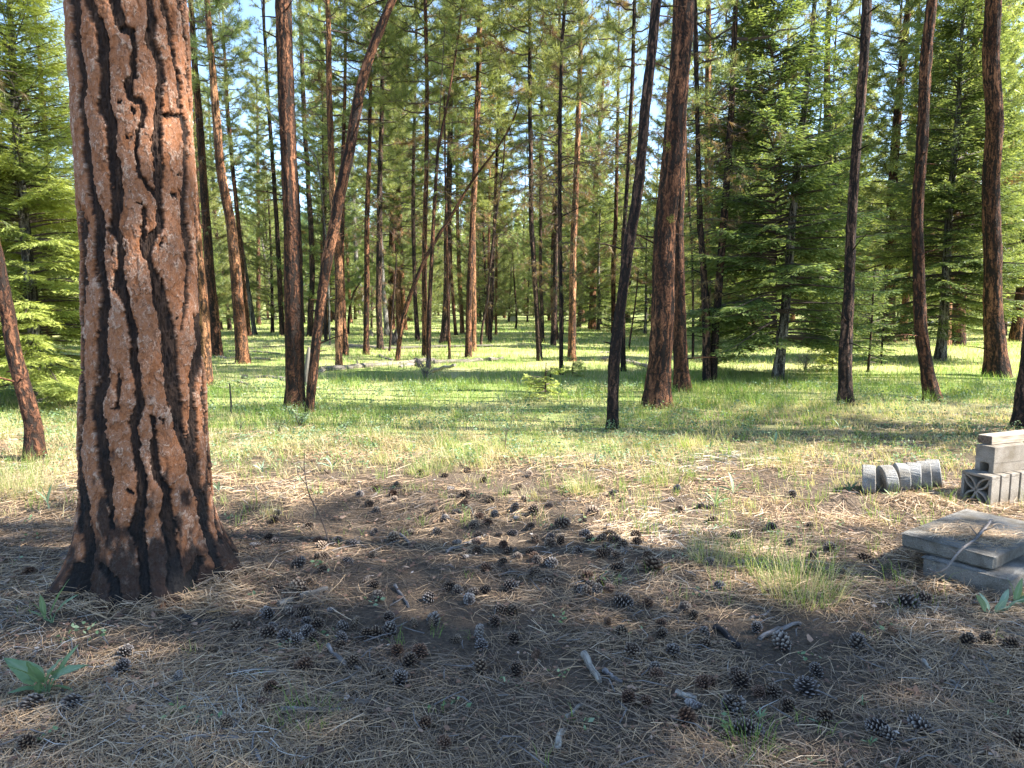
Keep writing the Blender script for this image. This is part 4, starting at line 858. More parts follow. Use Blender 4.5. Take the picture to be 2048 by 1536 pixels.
# ------------------------------------------------------------------ grass
def gmask(x, y):
    t = turf(x, y)
    thin = 0.5 + 0.5 * fbm(x * .9, y * .9, o=3, s=101)
    return np.clip(t * (.12 + 1.4 * thin ** 1.3), 0, 1)
def blades(x, y, hgt, wid, lean, tint, seg=2, z=None, ang=None):
    n_ = len(x); a_ = rng.uniform(0, 6.283, n_) if ang is None else ang; hx, hy = np.cos(a_), np.sin(a_); b_ = a_ + rng.normal(1.57, .5, n_)
    sx, sy = np.cos(b_) * wid / 2, np.sin(b_) * wid / 2; z0 = (H(x, y) if z is None else z) - .01
    c1 = .45; lx = lean * hgt
    m_x, m_y, m_z = x + hx * lx * .35, y + hy * lx * .35, z0 + hgt * .62 * np.sqrt(np.clip(1 - lean ** 2 * .3, .1, 1))
    t_x, t_y = x + hx * lx, y + hy * lx; t_z = z0 + hgt * np.sqrt(np.clip(1 - (lean * .9) ** 2, .03, 1)) 
    V = np.stack([np.stack([x - sx, y - sy, z0], -1), np.stack([x + sx, y + sy, z0], -1), np.stack([m_x + sx * .7, m_y + sy * .7, m_z], -1), np.stack([m_x - sx * .7, m_y - sy * .7, m_z], -1), np.stack([t_x, t_y, t_z], -1)], 1).reshape(-1, 3)
    b0 = np.arange(n_)[:, None] * 5
    return V, b0 + np.array([[0, 1, 2, 3]]), b0 + np.array([[3, 2, 4]]), np.repeat(tint, 5)
def blade_obj(name, parts, mat, label, cat, stuff=True, origin=None):
    V = np.concatenate([p[0] for p in parts]); o_ = np.cumsum([0] + [len(p[0]) for p in parts])
    q = np.concatenate([p[1] + k_ for p, k_ in zip(parts, o_)]); t = np.concatenate([p[2] + k_ for p, k_ in zip(parts, o_)]); tn = np.concatenate([p[3] for p in parts])
    if origin is not None: V = V - np.asarray(origin)
    o = ob(name, mk(name, V, [t, q], mat, {'tint': tn}), loc=origin); tag(o, label, cat, kind='stuff' if stuff else None); return o
parts = []
N = 330000
u = rng.random(N); dlo, dhi = 4.6, 62.0; e = .55
yy = (dlo ** e + u * (dhi ** e - dlo ** e)) ** (1 / e); xx = rng.uniform(-1, 1, N) * (yy * .78 + 1.2)
cl = rng.normal(0, .035, (2, N)) * (1 + yy / 20); xx += cl[0]; yy += cl[1]
px_ = 1024 + 1420 * xx / yy
lushn = .5 + .5 * fbm(xx * .45 + 7, yy * .45, o=3, s=111)
lush = np.clip(sst(7.6, 9.2, yy) * (1 - .8 * sst(1.2, 2.6, xx) * (1 - sst(9.6, 11.2, yy))), 0, 1)
keep = rng.random(N) < gmask(xx, yy) * (.45 + .55 * lushn) + .02
xx, yy, lushn, lush = xx[keep], yy[keep], lushn[keep], lush[keep]; n_ = len(xx)
pg = np.clip(.12 + .5 * lush * (.35 + .9 * lushn), 0, .9); green = rng.random(n_) < pg * (1 + .25 * sst(25, 45, yy))
tint = np.where(green, rng.uniform(.45, 1, n_) * (.75 + .25 * lushn), rng.uniform(0, .33, n_))
hg = np.where(green, rng.uniform(.06, .20, n_) * (.6 + .75 * lushn * lush), rng.uniform(.05, .16, n_)); ln = np.where(green, rng.uniform(.1, .85, n_), rng.uniform(.5, 1.04, n_))
hg = hg * np.where(rng.random(n_) < .04, 1.5, 1)
parts.append(blades(xx, yy, hg, .0042 * (np.maximum(yy, 6) / 7) ** .85 * rng.uniform(.7, 1.3, n_), ln, tint))
# sparse new shoots in the litter
def clumpy(ncl, yr, xr, per, sig, hr, lr, tr, w=.0032, cond=None):
    cy = rng.uniform(*yr, ncl); cx = rng.uniform(*xr, ncl) * 1.0
    if cond is not None: k_ = cond(cx, cy); cx, cy = cx[k_], cy[k_]
    np_ = rng.integers(per[0], per[1], len(cx)); X_ = np.repeat(cx, np_) + rng.normal(0, sig, np_.sum()); Y_ = np.repeat(cy, np_) + rng.normal(0, sig, np_.sum())
    hs = np.repeat(rng.uniform(.6, 1.1, len(cx)), np_); t0 = np.repeat(rng.uniform(*tr, len(cx)), np_)
    return blades(X_, Y_, rng.uniform(*hr, len(X_)) * hs, np.full(len(X_), w), rng.uniform(*lr, len(X_)), np.clip(t0 + rng.normal(0, .08, len(X_)), 0, 1))
parts.append(clumpy(260, (4.4, 7.2), (-5.5, 5.5), (5, 16), .03, (.07, .2), (.1, .9), (.4, .95)))
parts.append(clumpy(150, (4.6, 7.4), (-5.5, 5.5), (15, 40), .05, (.06, .18), (.6, 1.05), (.0, .3)))
parts.append(clumpy(70, (1.9, 4.6), (-2.6, 2.8), (3, 9), .018, (.05, .12), (.2, .9), (.45, .9), .0026))
parts.append(clumpy(120, (3.4, 6.5), (.8, 4.2), (4, 14), .03, (.08, .2), (.1, .9), (.4, .95)))
parts.append(clumpy(420, (8.2, 13.5), (-5.5, 4.2), (25, 60), .12, (.08, .24), (.15, .9), (.5, .95), .0055, cond=lambda a, b: fbm(a * .5 + 3, b * .6, o=2, s=171) > -.12))
parts.append(clumpy(260, (9.8, 14.5), (2.5, 9.5), (20, 50), .11, (.1, .26), (.15, .9), (.4, .9), .0055))
parts.append(clumpy(420, (6.4, 9.5), (-7, 7.5), (12, 30), .05, (.09, .24), (.3, 1.0), (.35, .9), .004))
parts.append(clumpy(520, (6.2, 10.5), (-7, 8), (30, 60), .10, (.08, .22), (.7, 1.08), (.0, .25), .004))
blade_obj('grass', parts, M['grass'], 'green and straw coloured meadow grass with thin shoots coming up through the needle litter', 'grass')

# bunches of grass that stand out
def tussock(px, py, n_, rad, hr, gfrac, label, lean=(.35, 1.2), w=.0022, name='grass_tussock'):
    g = G(px, py); a_ = rng.uniform(0, 6.283, n_); r_ = rad * np.sqrt(rng.random(n_)); x = g[0] + r_ * np.cos(a_); y = g[1] + r_ * np.sin(a_)
    gr = rng.random(n_) < gfrac; t = np.where(gr, rng.uniform(.56, .72, n_), rng.uniform(0, .3, n_)); l_ = np.where(gr, rng.uniform(lean[0], .85 * lean[1], n_), rng.uniform(.6, 1.07, n_)); h_ = rng.uniform(*hr, n_) * np.where(gr, 1, .8)
    l_ = l_ * np.clip(.35 + r_ / rad, .3, 1.05); h_ = h_ * rng.uniform(.55, 1.1, n_)
    o = blade_obj(name, [blades(x, y, h_, np.full(n_, w), l_, t, ang=a_ + rng.normal(0, .7, n_))], M['grass'], label, 'grass tuft', False, g); o['group'] = 'grass tussocks'
for a_ in [(1600, 1190, 430, .20, (.16, .48), .45, 'wide bunch of long green and dry grass left of the concrete slabs'), (1420, 1120, 240, .12, (.14, .28), .25, 'greyish dry grass tuft behind the wide green bunch'),
           (1510, 1130, 240, .20, (.15, .32), .7, 'loose green grass between the grey tuft and the wide bunch'), (20, 985, 900, .30, (.2, .42), .25, 'big mound of straw coloured grass at the left edge below the leaning pine'),
           (55, 945, 300, .22, (.15, .32), .8, 'green grass patch at the foot of the leaning pine, left edge'), (860, 945, 420, .20, (.1, .24), .45, 'low grey green tuft in the litter, behind the cones'), (1170, 985, 320, .14, (.14, .3), .5, 'feathery tuft right of the middle among the cones'),
           (940, 920, 160, .12, (.12, .28), .9, 'fresh green tuft at the edge of the litter, centre'), (1330, 960, 420, .25, (.1, .22), .6, 'flat green grey tuft on the band of shade right of centre'), (1880, 850, 160, .12, (.2, .34), .15, 'spiky dead grass clump before the bent red brown pine'),
           (1860, 805, 90, .06, (.2, .34), 1.0, 'vivid green shoots in the scar at the foot of the bent pine'), (1540, 930, 360, .25, (.12, .28), .45, 'dry tuft left of the concrete discs'), (620, 1440, 60, .10, (.07, .16), .9, 'little patch of green shoots at the bottom left of centre'),
           (1500, 1500, 70, .08, (.08, .16), .95, 'fresh shoots beside the pair of pale cones at the bottom'), (250, 955, 1, .05, (.1, .2), .9, '')]:
    if a_[-1]: tussock(*a_)

# low leafy forbs among the grass
def forb_field(n_, yr, dens):
    y = rng.uniform(*yr, n_); x = rng.uniform(-1, 1, n_) * (y * .75 + .5); k_ = rng.random(n_) < dens(x, y); x, y = x[k_], y[k_]
    per = 9; X_ = np.repeat(x, per) + rng.normal(0, .03, len(x) * per); Y_ = np.repeat(y, per) + rng.normal(0, .03, len(x) * per); Z_ = H(X_, Y_) + rng.uniform(.01, .13, len(X_)) * np.where(Y_ < 6, .25, 1); L = rng.uniform(.012, .028, len(X_)) * (1 + Y_ / 20)
    d = rng.normal(size=(len(X_), 3)); d[:, 2] = np.abs(d[:, 2]) * .4; d /= np.linalg.norm(d, axis=1, keepdims=True); s_ = np.cross(d, rng.normal(size=d.shape)); s_ /= np.linalg.norm(s_, axis=1, keepdims=True)
    c = np.stack([X_, Y_, Z_], -1); L = L[:, None]; V = np.stack([c, c + d * L * .5 + s_ * L * .3, c + d * L, c + d * L * .5 - s_ * L * .3], 1).reshape(-1, 3)
    return V, np.arange(len(V)).reshape(-1, 4), np.repeat(rng.uniform(.1, 1, len(X_)), 4)
V1, F1, T1 = forb_field(4200, (6.2, 13), lambda x, y: .25 + .75 * (fbm(x * .8, y * .8, s=130) > .05)); V2, F2, T2 = forb_field(160, (2, 6.2), lambda x, y: .5 + 0 * x)
tag(ob('ground_cover', mk('ground_cover', np.vstack([V1, V2]), [np.vstack([F1, F2 + len(V1)])], M['leaf'], {'tint': np.concatenate([T1, T2])})), 'tiny leafy weeds dotted through grass and litter', 'weeds', kind='stuff')

# ------------------------------------------------------------------ needle litter
def litter_field(x, y, Lr, w, tint, zj, tilt=.12, z=None, ang=None):
    n_ = len(x); a_ = (2.2 * fbm(x * 1.3, y * 1.3, o=2, s=141) + rng.normal(0, .9, n_)) if ang is None else ang
    a_ = a_ + np.where(rng.random(n_) < .25, rng.uniform(-3, 3, n_), 0)
    L = rng.uniform(*Lr, n_); z0 = (H(x, y) if z is None else z) + zj; dx, dy = np.cos(a_) * L / 2, np.sin(a_) * L / 2; b_ = rng.normal(0, .12, n_)
    mx, my = -np.sin(a_) * L * b_, np.cos(a_) * L * b_; tz = rng.normal(0, tilt, n_) * L / 2; sx, sy = -np.sin(a_) * w / 2, np.cos(a_) * w / 2
    if z is None: ze0 = H(x - dx, y - dy) + zj; ze1 = H(x + dx, y + dy) + zj
    else: ze0 = ze1 = z0
    up = rng.uniform(0, .006, n_) + np.abs(tz) * .3; tw_ = rng.normal(0, .5, n_) * w
    V = np.stack([np.stack([x - dx - sx, y - dy - sy, ze0 - tz - tw_ * .5], -1), np.stack([x - dx + sx, y - dy + sy, ze0 - tz + tw_ * .5], -1), np.stack([x + mx + sx, y + my + sy, z0 + up + tw_ * .5], -1), np.stack([x + mx - sx, y + my - sy, z0 + up - tw_ * .5], -1),
                  np.stack([x + dx + sx * .5, y + dy + sy * .5, ze1 + tz + tw_ * .3], -1), np.stack([x + dx - sx * .5, y + dy - sy * .5, ze1 + tz - tw_ * .3], -1)], 1).reshape(-1, 3)
    b0 = np.arange(n_)[:, None] * 6; F = np.stack([b0 + [[0, 1, 2, 3]], b0 + [[3, 2, 4, 5]]], 1).reshape(-1, 4)
    return V, F, np.repeat(tint, 6)
N = 270000; u = rng.random(N); e = .35; y = (1.25 ** e + u * (9.5 ** e - 1.25 ** e)) ** (1 / e); x = rng.uniform(-1, 1, N) * (y * .76 + 1.5)
dn = .5 + .95 * fbm(x * 1.6, y * 1.6, o=4, s=151)
k_ = rng.random(N) < dn * (1 - .8 * turf(x, y)); x, y, dn = x[k_], y[k_], dn[k_]
k_ = ((x - cx_[0]) ** 2 + (y - HY) ** 2) > .38 ** 2; x, y, dn = x[k_], y[k_], dn[k_]
tone = np.clip(.5 + .28 * fbm(x * .9, y * .9, o=3, s=153) / .5 + rng.normal(0, .2, len(x)), 0, 1); tone = np.where(rng.random(len(x)) < .10, rng.uniform(0, .2, len(x)), tone)
zj = rng.random(len(x)) ** 1.4 * .017 * (.4 + dn) + .001
V, F, T_ = litter_field(x, y, (.09, .19), .0021 * np.maximum(1, y / 3.2), tone, zj)
tag(ob('needle_litter', mk('needle_litter', V, [F], M['litter'], {'tint': T_})), 'carpet of fallen tan pine needles covering the foreground', 'needle litter', kind='stuff')

# bark flakes and wood chips
def flakes(x, y, z, s_, tint):
    n_ = len(x); k = 6; a_ = np.linspace(0, 2 * np.pi, k, endpoint=False)[None] + rng.normal(0, .25, (n_, k)); r_ = s_[:, None] * rng.uniform(.45, 1.1, (n_, k)); el = rng.uniform(.3, 1, n_)[:, None]; ro = rng.uniform(0, 6.28, n_)[:, None]
    lx, ly = r_ * np.cos(a_), r_ * np.sin(a_) * el; tx, ty = rng.normal(0, .22, (2, n_, 1)); X_ = lx * np.cos(ro) - ly * np.sin(ro); Y_ = lx * np.sin(ro) + ly * np.cos(ro)
    top = np.stack([x[:, None] + X_, y[:, None] + Y_, z[:, None] + X_ * tx + Y_ * ty + rng.normal(0, .08, (n_, k)) * s_[:, None]], -1); bot = top.copy(); bot[..., 2] -= (.10 * s_[:, None] + .0008)
    V = np.concatenate([top, bot], 1).reshape(-1, 3); b0 = np.arange(n_)[:, None] * 12; i_ = np.arange(6)
    Q = (b0[:, :, None] + np.stack([i_, (i_ + 1) % 6, (i_ + 1) % 6 + 6, i_ + 6], -1)[None]).reshape(-1, 4)
    return V, Q, (b0 + i_[None]), np.repeat(tint, 12)
n_ = 7000; y = 1.3 + 4.6 * rng.random(n_) ** .9; x = rng.uniform(-1, 1, n_) * (y * .74 + .8)
n2 = 1600; a_ = rng.uniform(0, 6.28, n2); r_ = .45 + rng.gamma(2, .22, n2); x = np.concatenate([x, cx_[0] + r_ * np.cos(a_)]); y = np.concatenate([y, HY + r_ * np.sin(a_)])
s_ = rng.gamma(2.0, .0032, len(x)) + .0025; s_ = np.minimum(s_, .022)
V, Q, Hx, T_ = flakes(x, y, H(x, y) + .014 + .5 * s_, s_, np.clip(rng.beta(1.3, 1.8, len(x)), 0, 1))
tag(ob('bark_flakes', mk('bark_flakes', V, [Q, Hx], M['flake'], {'tint': T_})), 'shed bark flakes and wood crumbs lying on the needles', 'bark flakes', kind='stuff')
# fine dark twiglets
mbt = MB()
for k_ in range(420):
    yv = 1.5 + 5.5 * rng.random(); xv = rng.uniform(-1, 1) * (yv * .74 + .2); a_ = rng.uniform(0, 3.14); L = rng.uniform(.04, .16); zt_ = float(H(xv, yv)) + .016
    add_tube(mbt, [[xv - math.cos(a_) * L / 2, yv - math.sin(a_) * L / 2, zt_], [xv + rng.normal(0, .01), yv + rng.normal(0, .01), zt_ + rng.uniform(0, .015)], [xv + math.cos(a_) * L / 2, yv + math.sin(a_) * L / 2, zt_ + rng.uniform(0, .01)]], [.003, .0026, .0015], 5, .5, 0, cap=False)
tag(ob('twig_debris', mbt.mesh('twig_debris', M['stick'])), 'small broken twigs scattered over the litter', 'twigs', kind='stuff')

# ------------------------------------------------------------------ pine cones
def cone_mesh(seed, nsc=96, openness=.75, Lc=.1, Wc=.083):
    """length along x, resting radius Wc/2; scales set in a spiral, each a small thick spoon with a pale tip"""
    r_ = np.random.default_rng(seed); mb = MB()
    t = np.linspace(0, 1, 9); prof_ = np.sqrt(np.clip(1 - (2 * t - 1) ** 2 * .92, .04, 1)) * (1 - .30 * t); P = np.stack([(t - .5) * Lc * .82, 0 * t, 0 * t], 1)
    add_tube(mb, P, prof_ * Wc * .25, 8, 0.02, 0)
    for k_ in range(nsc):
        t = (k_ + .5) / nsc; x = (t - .5) * Lc * .88; a_ = k_ * 2.39996 + r_.normal(0, .06)
        rp = Wc / 2 * (1 - (2 * t - .80) ** 4 * .55) * (np.sqrt(np.clip(1 - (2 * t - 1) ** 2, .06, 1)) * .72 + .28) * (1 - .22 * t); ln = rp * r_.uniform(.88, 1.12)
        rad_ = np.array([0, math.cos(a_), math.sin(a_)]); ax_ = np.array([1., 0, 0]); tn = np.cross(ax_, rad_)
        tilt = (openness * (1 - 1.15 * (t - .35))) ; d = rad_ * math.sin(max(.35, min(1.75, .45 + tilt))) + ax_ * math.cos(max(.35, min(1.75, .45 + tilt))); d /= np.linalg.norm(d); nn = np.cross(tn, d)
        b0 = ax_ * x + rad_ * rp * .2; w = .0122 * (.6 + .6 * math.sin(math.pi * min(1, t + .12))) * r_.uniform(.85, 1.15); th_ = .0022
        L = ln * .95
        V = [b0 - tn * w * .25, b0 + tn * w * .25, b0 + d * L * .7 + tn * w * .62 + nn * th_, b0 + d * L * .7 - tn * w * .62 + nn * th_, b0 + d * L * 1.0 + tn * w * .42, b0 + d * L * 1.0 - tn * w * .42, b0 + d * L * .85 - nn * th_ * 2.0, b0 + d * L * 1.1 - nn * th_ * .2 ]
        tn_ = [0, 0, .5, .5, 1, 1, .55, 1]
        off = r_.normal(0, .1); mb.add(V, [[0, 1, 2, 3], [3, 2, 4, 5]], np.clip(np.array(tn_) + off, 0, 1)); mb.add(V, [[4, 7, 5], [0, 3, 6], [0, 6, 1], [1, 6, 2], [3, 5, 6], [5, 7, 6], [7, 4, 6], [4, 2, 6]], np.clip(np.array(tn_) * .95 + off, 0, 1))
    return mb
CM = {}
for nm, m_ in (('d', 'cone_dark'), ('g', 'cone_grey'), ('r', 'cone_red')):
    for q, (ns, op) in enumerate([(74, .8), (66, .55), (80, 1.0), (84, .22)]): CM[nm, q] = cone_mesh(200 + q, ns, op, .1, (.083, .078, .088, .058)[q]).mesh('pine_cone', M[m_])
CON = """54 1142 37 r,244 1304 46 g,240 1339 44 g,352 1360 46 g,58 1409 52 g,139 1405 50 g,596 1175 38 d,534 1231 40 g,534 1266 44 d,567 1277 38 g,613 1268 38 g,604 1330 44 r,530 1407 46 r,449 1452 54 d,534 1074 26 d,550 1082 26 d,509 1090 24 g,596 1128 32 g,617 1051 25 d,468 1254 34 d,546 1041 24 d,538 1382 26 r,635 1117 24 d,600 1231 32 d,48 1496 34 d,633 1252 34 d,
686 966 20 d,901 976 21 g,930 991 25 d,928 1008 24 r,903 997 15 d,967 960 18 d,934 941 16 d,890 950 16 d,1058 950 16 d,1039 974 18 d,1050 999 20 d,1015 989 18 d,979 1001 22 d,1068 1024 28 d,1029 1018 22 g,1099 1012 20 d,1126 1047 33 d,1186 1022 27 d,1226 987 19 g,1244 999 17 d,1224 1032 18 d,785 1076 31 d,706 1088 24 g,948 1049 23 d,975 1043 22 r,953 1084 26 r,953 1103 25 d,1025 1066 21 g,1033 1039 17 g,1071 1080 21 d,1100 1086 25 d,1122 1082 26 d,1015 1103 21 d,1035 1113 21 d,1075 1121 24 d,1097 1128 18 d,1170 1070 21 g,1180 1080 22 d,1203 1078 27 d,1224 1066 25 d,1246 1088 25 d,1273 1070 24 d,1232 1111 25 d,1203 1107 29 d,1236 1136 32 d,1157 1103 20 g,746 1109 28 d,694 1121 25 g,748 1171 24 d,756 1192 33 d,748 1064 22 g,890 1039 18 g,913 1024 17 g,864 1026 17 d,752 1024 20 g,750 977 17 d,791 972 17 d,785 988 16 r,719 1003 20 d,719 989 17 g,788 1001 17 d,820 1066 18 d,913 1086 20 g,708 1250 38 d,779 1260 42 g,828 1250 32 d,866 1239 34 g,909 1277 38 d,957 1270 46 g,793 1306 34 r,839 1308 38 r,760 1355 34 d,799 1360 46 g,948 1184 30 d,938 1202 30 g,915 1182 22 d,971 1182 24 d,897 1177 18 d,857 1200 21 g,1000 1223 27 d,1025 1223 27 d,1097 1163 30 d,1071 1148 22 d,1174 1153 30 r,1164 1179 32 g,1220 1175 31 r,1249 1206 42 g,1166 1215 31 d,1246 1262 38 d,1265 1302 42 d,1217 1248 26 r,1073 1310 36 r,1259 1401 36 r,847 1451 40 r,888 1492 44 r,990 1248 22 d,731 1275 20 d,818 1331 20 d,646 1117 18 d,
1305 1128 46 d,1421 1010 22 d,1359 1018 21 d,1344 999 19 g,1402 1014 17 d,1355 979 19 g,1586 989 25 g,1622 1053 25 d,1545 1057 25 g,1663 1097 33 g,1733 1115 33 d,1630 1115 26 d,1628 1144 22 d,1694 1146 25 d,1441 1173 26 g,1371 1217 30 d,1822 1206 44 g,1851 1198 26 d,1566 1287 46 g,1719 1285 46 g,1305 1289 26 r,1348 1304 38 g,1414 1291 34 d,1412 1268 30 g,1301 1316 34 d,1938 1285 44 d,1980 1281 34 d,2027 1289 38 d,1516 1260 30 g,1793 1266 30 r,1315 1351 34 r,1477 1357 30 d,1617 1372 52 g,1636 1349 26 g,1545 1374 34 d,1390 1409 50 g,1462 1415 46 g,1377 1442 48 r,1580 1417 42 d,1655 1434 54 d,1758 1459 48 g,1783 1474 38 g,1845 1450 48 g,1452 1475 42 d,1493 1463 48 g,1818 1523 38 d,2046 1484 40 d,1427 1041 20 d,1474 1074 20 g,1582 1086 20 g,1681 1184 21 d"""
SPEC = {(54, 1142): 'reddish cone left of the big pine foot, half in sun', (449, 1452): 'open cone above the curved grey stick at the bottom left', (58, 1409): 'pale closed looking cone under the broad green leaves, left one of two', (139, 1405): 'pale rounded cone under the broad green leaves, right one of two', (957, 1270): 'plump upright cone beside a darker one, below the centre',
        (909, 1277): 'dark cone left of the plump upright one', (1305, 1128): 'large dark cone at the edge of the sun patch, above the middle right', (1617, 1372): 'large cone with bright scale tips, alone right of the bottom middle', (1493, 1463): 'pale cone touching a dark one at the bottom, right one of the pair', (1452, 1475): 'dark cone touching a pale one at the bottom, left one of the pair',
        (1377, 1442): 'broken reddish brown cone by the green shoots at the bottom', (1390, 1409): 'cone under the short pale stick end at the bottom', (1655, 1434): 'dark elongated cone right of the bottom middle', (1758, 1459): 'long cone whose end touches a smaller one, bottom right', (1845, 1450): 'round brown cone showing its spiral base, bottom right',
        (1719, 1285): 'upright open cone right of the wide grass bunch', (1566, 1287): 'cone lying below the wide grass bunch', (1126, 1047): 'neat dark cone on the sunny needles, right of centre', (1068, 1024): 'upright dark cone on the sunny needles, centre', (1259, 1401): 'crumbling brown cone below the pale wood chunk', (785, 1076): 'dark cone beside a broken twig, left of the middle',
        (1622, 1053): 'single small dark cone on sunlit needles left of the slabs', (1663, 1097): 'cone half sunk in needles at the shade edge left of the slabs', (1073, 1310): 'dark hollow cone left of the pale wood chunk', (352, 1360): 'ragged grey cone in the litter right of the broad leaves', (604, 1330): 'worn red brown cone among twigs, lower left', (530, 1407): 'worn brown cone up the slope from the curved stick'}
rc = np.random.default_rng(404)
for k_ in range(80):
    cxk, cyk = [(1200, 1090), (960, 1060), (1010, 1130), (700, 1090), (1150, 1150), (1330, 1270), (720, 1010), (880, 1300), (1450, 1400), (620, 1250)][rc.integers(10)]
    px = int(cxk + rc.normal(0, 90)); py = int(max(945, cyk + rc.normal(0, 38)))
    if px > 1560 and py < 1220 and px > 1750: continue
    CON += ',%d %d %d %s' % (px, py, int((py - 605) * .052 * rc.uniform(.7, 1.05)), 'ddgr'[rc.integers(4)])
for s_ in CON.replace('\n', '').split(','):
    if not s_.strip(): continue
    px, py, w, kd = s_.split(); px, py, w = int(px), int(py), float(w)
    g = G(px, py + w * .30); L = w / FPX * zc(g); sc_ = float(np.clip(L / .098, .72, 1.3)); r_ = Wr = .030 * sc_
    col_ = {'d': 'dark', 'g': 'weathered grey', 'r': 'reddish brown'}[kd]
    if py > 1230: zn = 'in the shaded foreground litter, ' + ('left of the plump upright cone' if px < 880 else 'right of the plump upright cone')
    elif py > 1095: zn = 'in the shaded litter farther back, ' + ('left of centre' if px < 1000 else 'towards the wide grass bunch')
    else: zn = 'far back on sun dappled needles, ' + ('left of the bare centre' if px < 860 else ('before the dark leaning pine' if px < 1290 else 'towards the concrete discs'))
    lab = SPEC.get((px, py)) or f'{col_} pine cone {zn}'
    o = ob('pine_cone', CM[kd, random.choice([0, 0, 1, 1, 2, 2, 3])], None, (g[0], g[1] + .02, float(H(g[0], g[1] + .02)) + .031 * sc_))
    o.location.z -= random.choice([0, .003, .008, .012, .018]) * sc_
    o.rotation_euler = (random.uniform(0, 6.28), random.gauss(0, .28) - (1.1 if 'upright' in lab or random.random() < .12 else 0), random.uniform(0, 6.28)); o.scale = (sc_ * random.uniform(.85, 1.12), sc_ * random.uniform(.85, 1.1), sc_ * random.uniform(.8, 1.02))
    tag(o, lab[:1].lower() + lab[1:], 'pine cone', 'pine cones' if (px, py) in SPEC else ('pine cones ' + zn[:46] + ' ' + col_ + zn[-14:]))

# ------------------------------------------------------------------ fallen logs, stumps, sticks
def wiggle(P, n_, amp, seed):
    Q = smooth_path(P, n_); s = np.arange(n_) / n_ * 9
    Q[:, 2] += amp * vn(s, s * 0 + seed, s=seed); Q[:, 1] += amp * vn(s, s * 0 + seed + 5, s=seed + 1); return Q
def log(pts, r0, r1, label, mat='logwood', n_=40, sides=18, amp=.02, cat='fallen log', name='fallen_log', group='fallen logs', stubs=0, lift=.6, seed=1, zoff=None):
    """pts: pixels on the ground (or with explicit height)"""
    if name == 'fallen_log': r0, r1, lift = r0 * .55, r1 * .55, lift * .5
    P = []
    for q, p_ in enumerate(pts):
        g = G(p_[0], p_[1]) if len(p_) < 3 else G(p_[0], p_[1], p_[2]); rr_ = r0 + (r1 - r0) * q / max(1, len(pts) - 1); P.append([g[0], g[1], g[2] + (rr_ * lift if len(p_) < 3 else 0)])
    Q = wiggle(P, n_, amp, seed); o0 = Q[0].copy(); rr_ = np.linspace(r0, r1, n_); mb = MB()
    rr_ = rr_ * (1 + .10 * vn(np.arange(n_) * .5, np.arange(n_) * 0 + seed, s=seed + 3))
    add_tube(mb, Q - o0, rr_, sides, .5, 0, disp=lambda th, S, r: r * (.16 * fbm(np.cos(th) * 2.2, np.sin(th) * 2.2, S * 1.6 / max(r0, .02) * .1 + seed, o=3, s=seed + 7)))
    for k_ in range(stubs):
        i_ = int((k_ + .7) / (stubs + .5) * n_); c = Q[min(i_, n_ - 2)] - o0; dv = np.array([random.uniform(-.5, .5), random.uniform(-.5, .2), random.uniform(.3, 1)]); L = random.uniform(1.5, 5) * r0
        add_tube(mb, [c, c + dv * L * .6, c + dv * L + [0, 0, -.1 * L]], [r0 * .28, r0 * .2, r0 * .09], 6)
    o = ob(name, mb.mesh(name, M[mat], True), None, o0); tag(o, label, cat, group); return o
log([(690, 696), (760, 699), (880, 696), (985, 694)], .16, .10, 'long pale fallen trunk stretching behind the burnt stump', seed=3)
log([(640, 742), (700, 738), (790, 730), (868, 722)], .16, .12, 'bleached fallen log lying right of the leaning pair', seed=4, stubs=2)
log([(866, 742, .18), (910, 728, .42)], .06, .045, 'split grey timber propped on the log tangle', seed=5, mat='paleedge', lift=0)
log([(868, 728), (940, 724), (1005, 718)], .13, .09, 'continuing fallen log right of the split timber', seed=6, stubs=1)
log([(800, 735), (842, 728)], .09, .07, 'short broken log piece under the split timber', seed=7, mat='paleedge')
log([(842, 734), (832, 722)], .13, .12, 'charred log end sticking up by the long slanting pole', seed=8, mat='char', n_=14)
log([(640, 745), (652, 740)], .1, .05, 'splintered root end of the bleached log', seed=9, mat='paleedge', n_=12, stubs=3)
log([(486, 757), (530, 759), (572, 762)], .11, .10, 'grey rotten log left of the tall straight pine', seed=10, stubs=1)
log([(466, 762), (500, 767)], .045, .035, 'thin dead branch before the rotten log', seed=11, mat='paleedge', n_=20)
log([(430, 777), (478, 776)], .04, .02, 'thin pale branch in the grass right of the big pine', seed=12, mat='paleedge', n_=20)
log([(415, 716), (480, 718), (540, 720)], .10, .05, 'pale fallen pole behind the bright orange pine', seed=13)
log([(458, 703), (520, 705), (560, 708)], .06, .05, 'lower of two thin grey fallen poles behind the orange pine', seed=14)
log([(500, 698), (568, 691)], .06, .04, 'upper of two thin grey fallen poles behind the orange pine', seed=15)
log([(1206, 720), (1250, 726), (1310, 738)], .12, .09, 'fallen white branchy log behind the dark leaning pine', seed=16, mat='paleedge', stubs=4)
log([(1188, 706), (1225, 706)], .06, .04, 'short pale stick log behind the dark leaning pine', seed=17, mat='paleedge', n_=20)
log([(1084, 692), (1118, 695)], .07, .05, 'rooty dead branch at the foot of the group of dark pines', seed=18, n_=20, stubs=2)
log([(1745, 792), (1800, 794), (1835, 799)], .03, .02, 'pale dead branch in the grass between the last large trunks', seed=19, mat='paleedge', n_=20, stubs=2)
log([(760, 714), (785, 722)], .10, .07, 'crumbling grey log in the shade before the dark bent pine', seed=20, stubs=1)
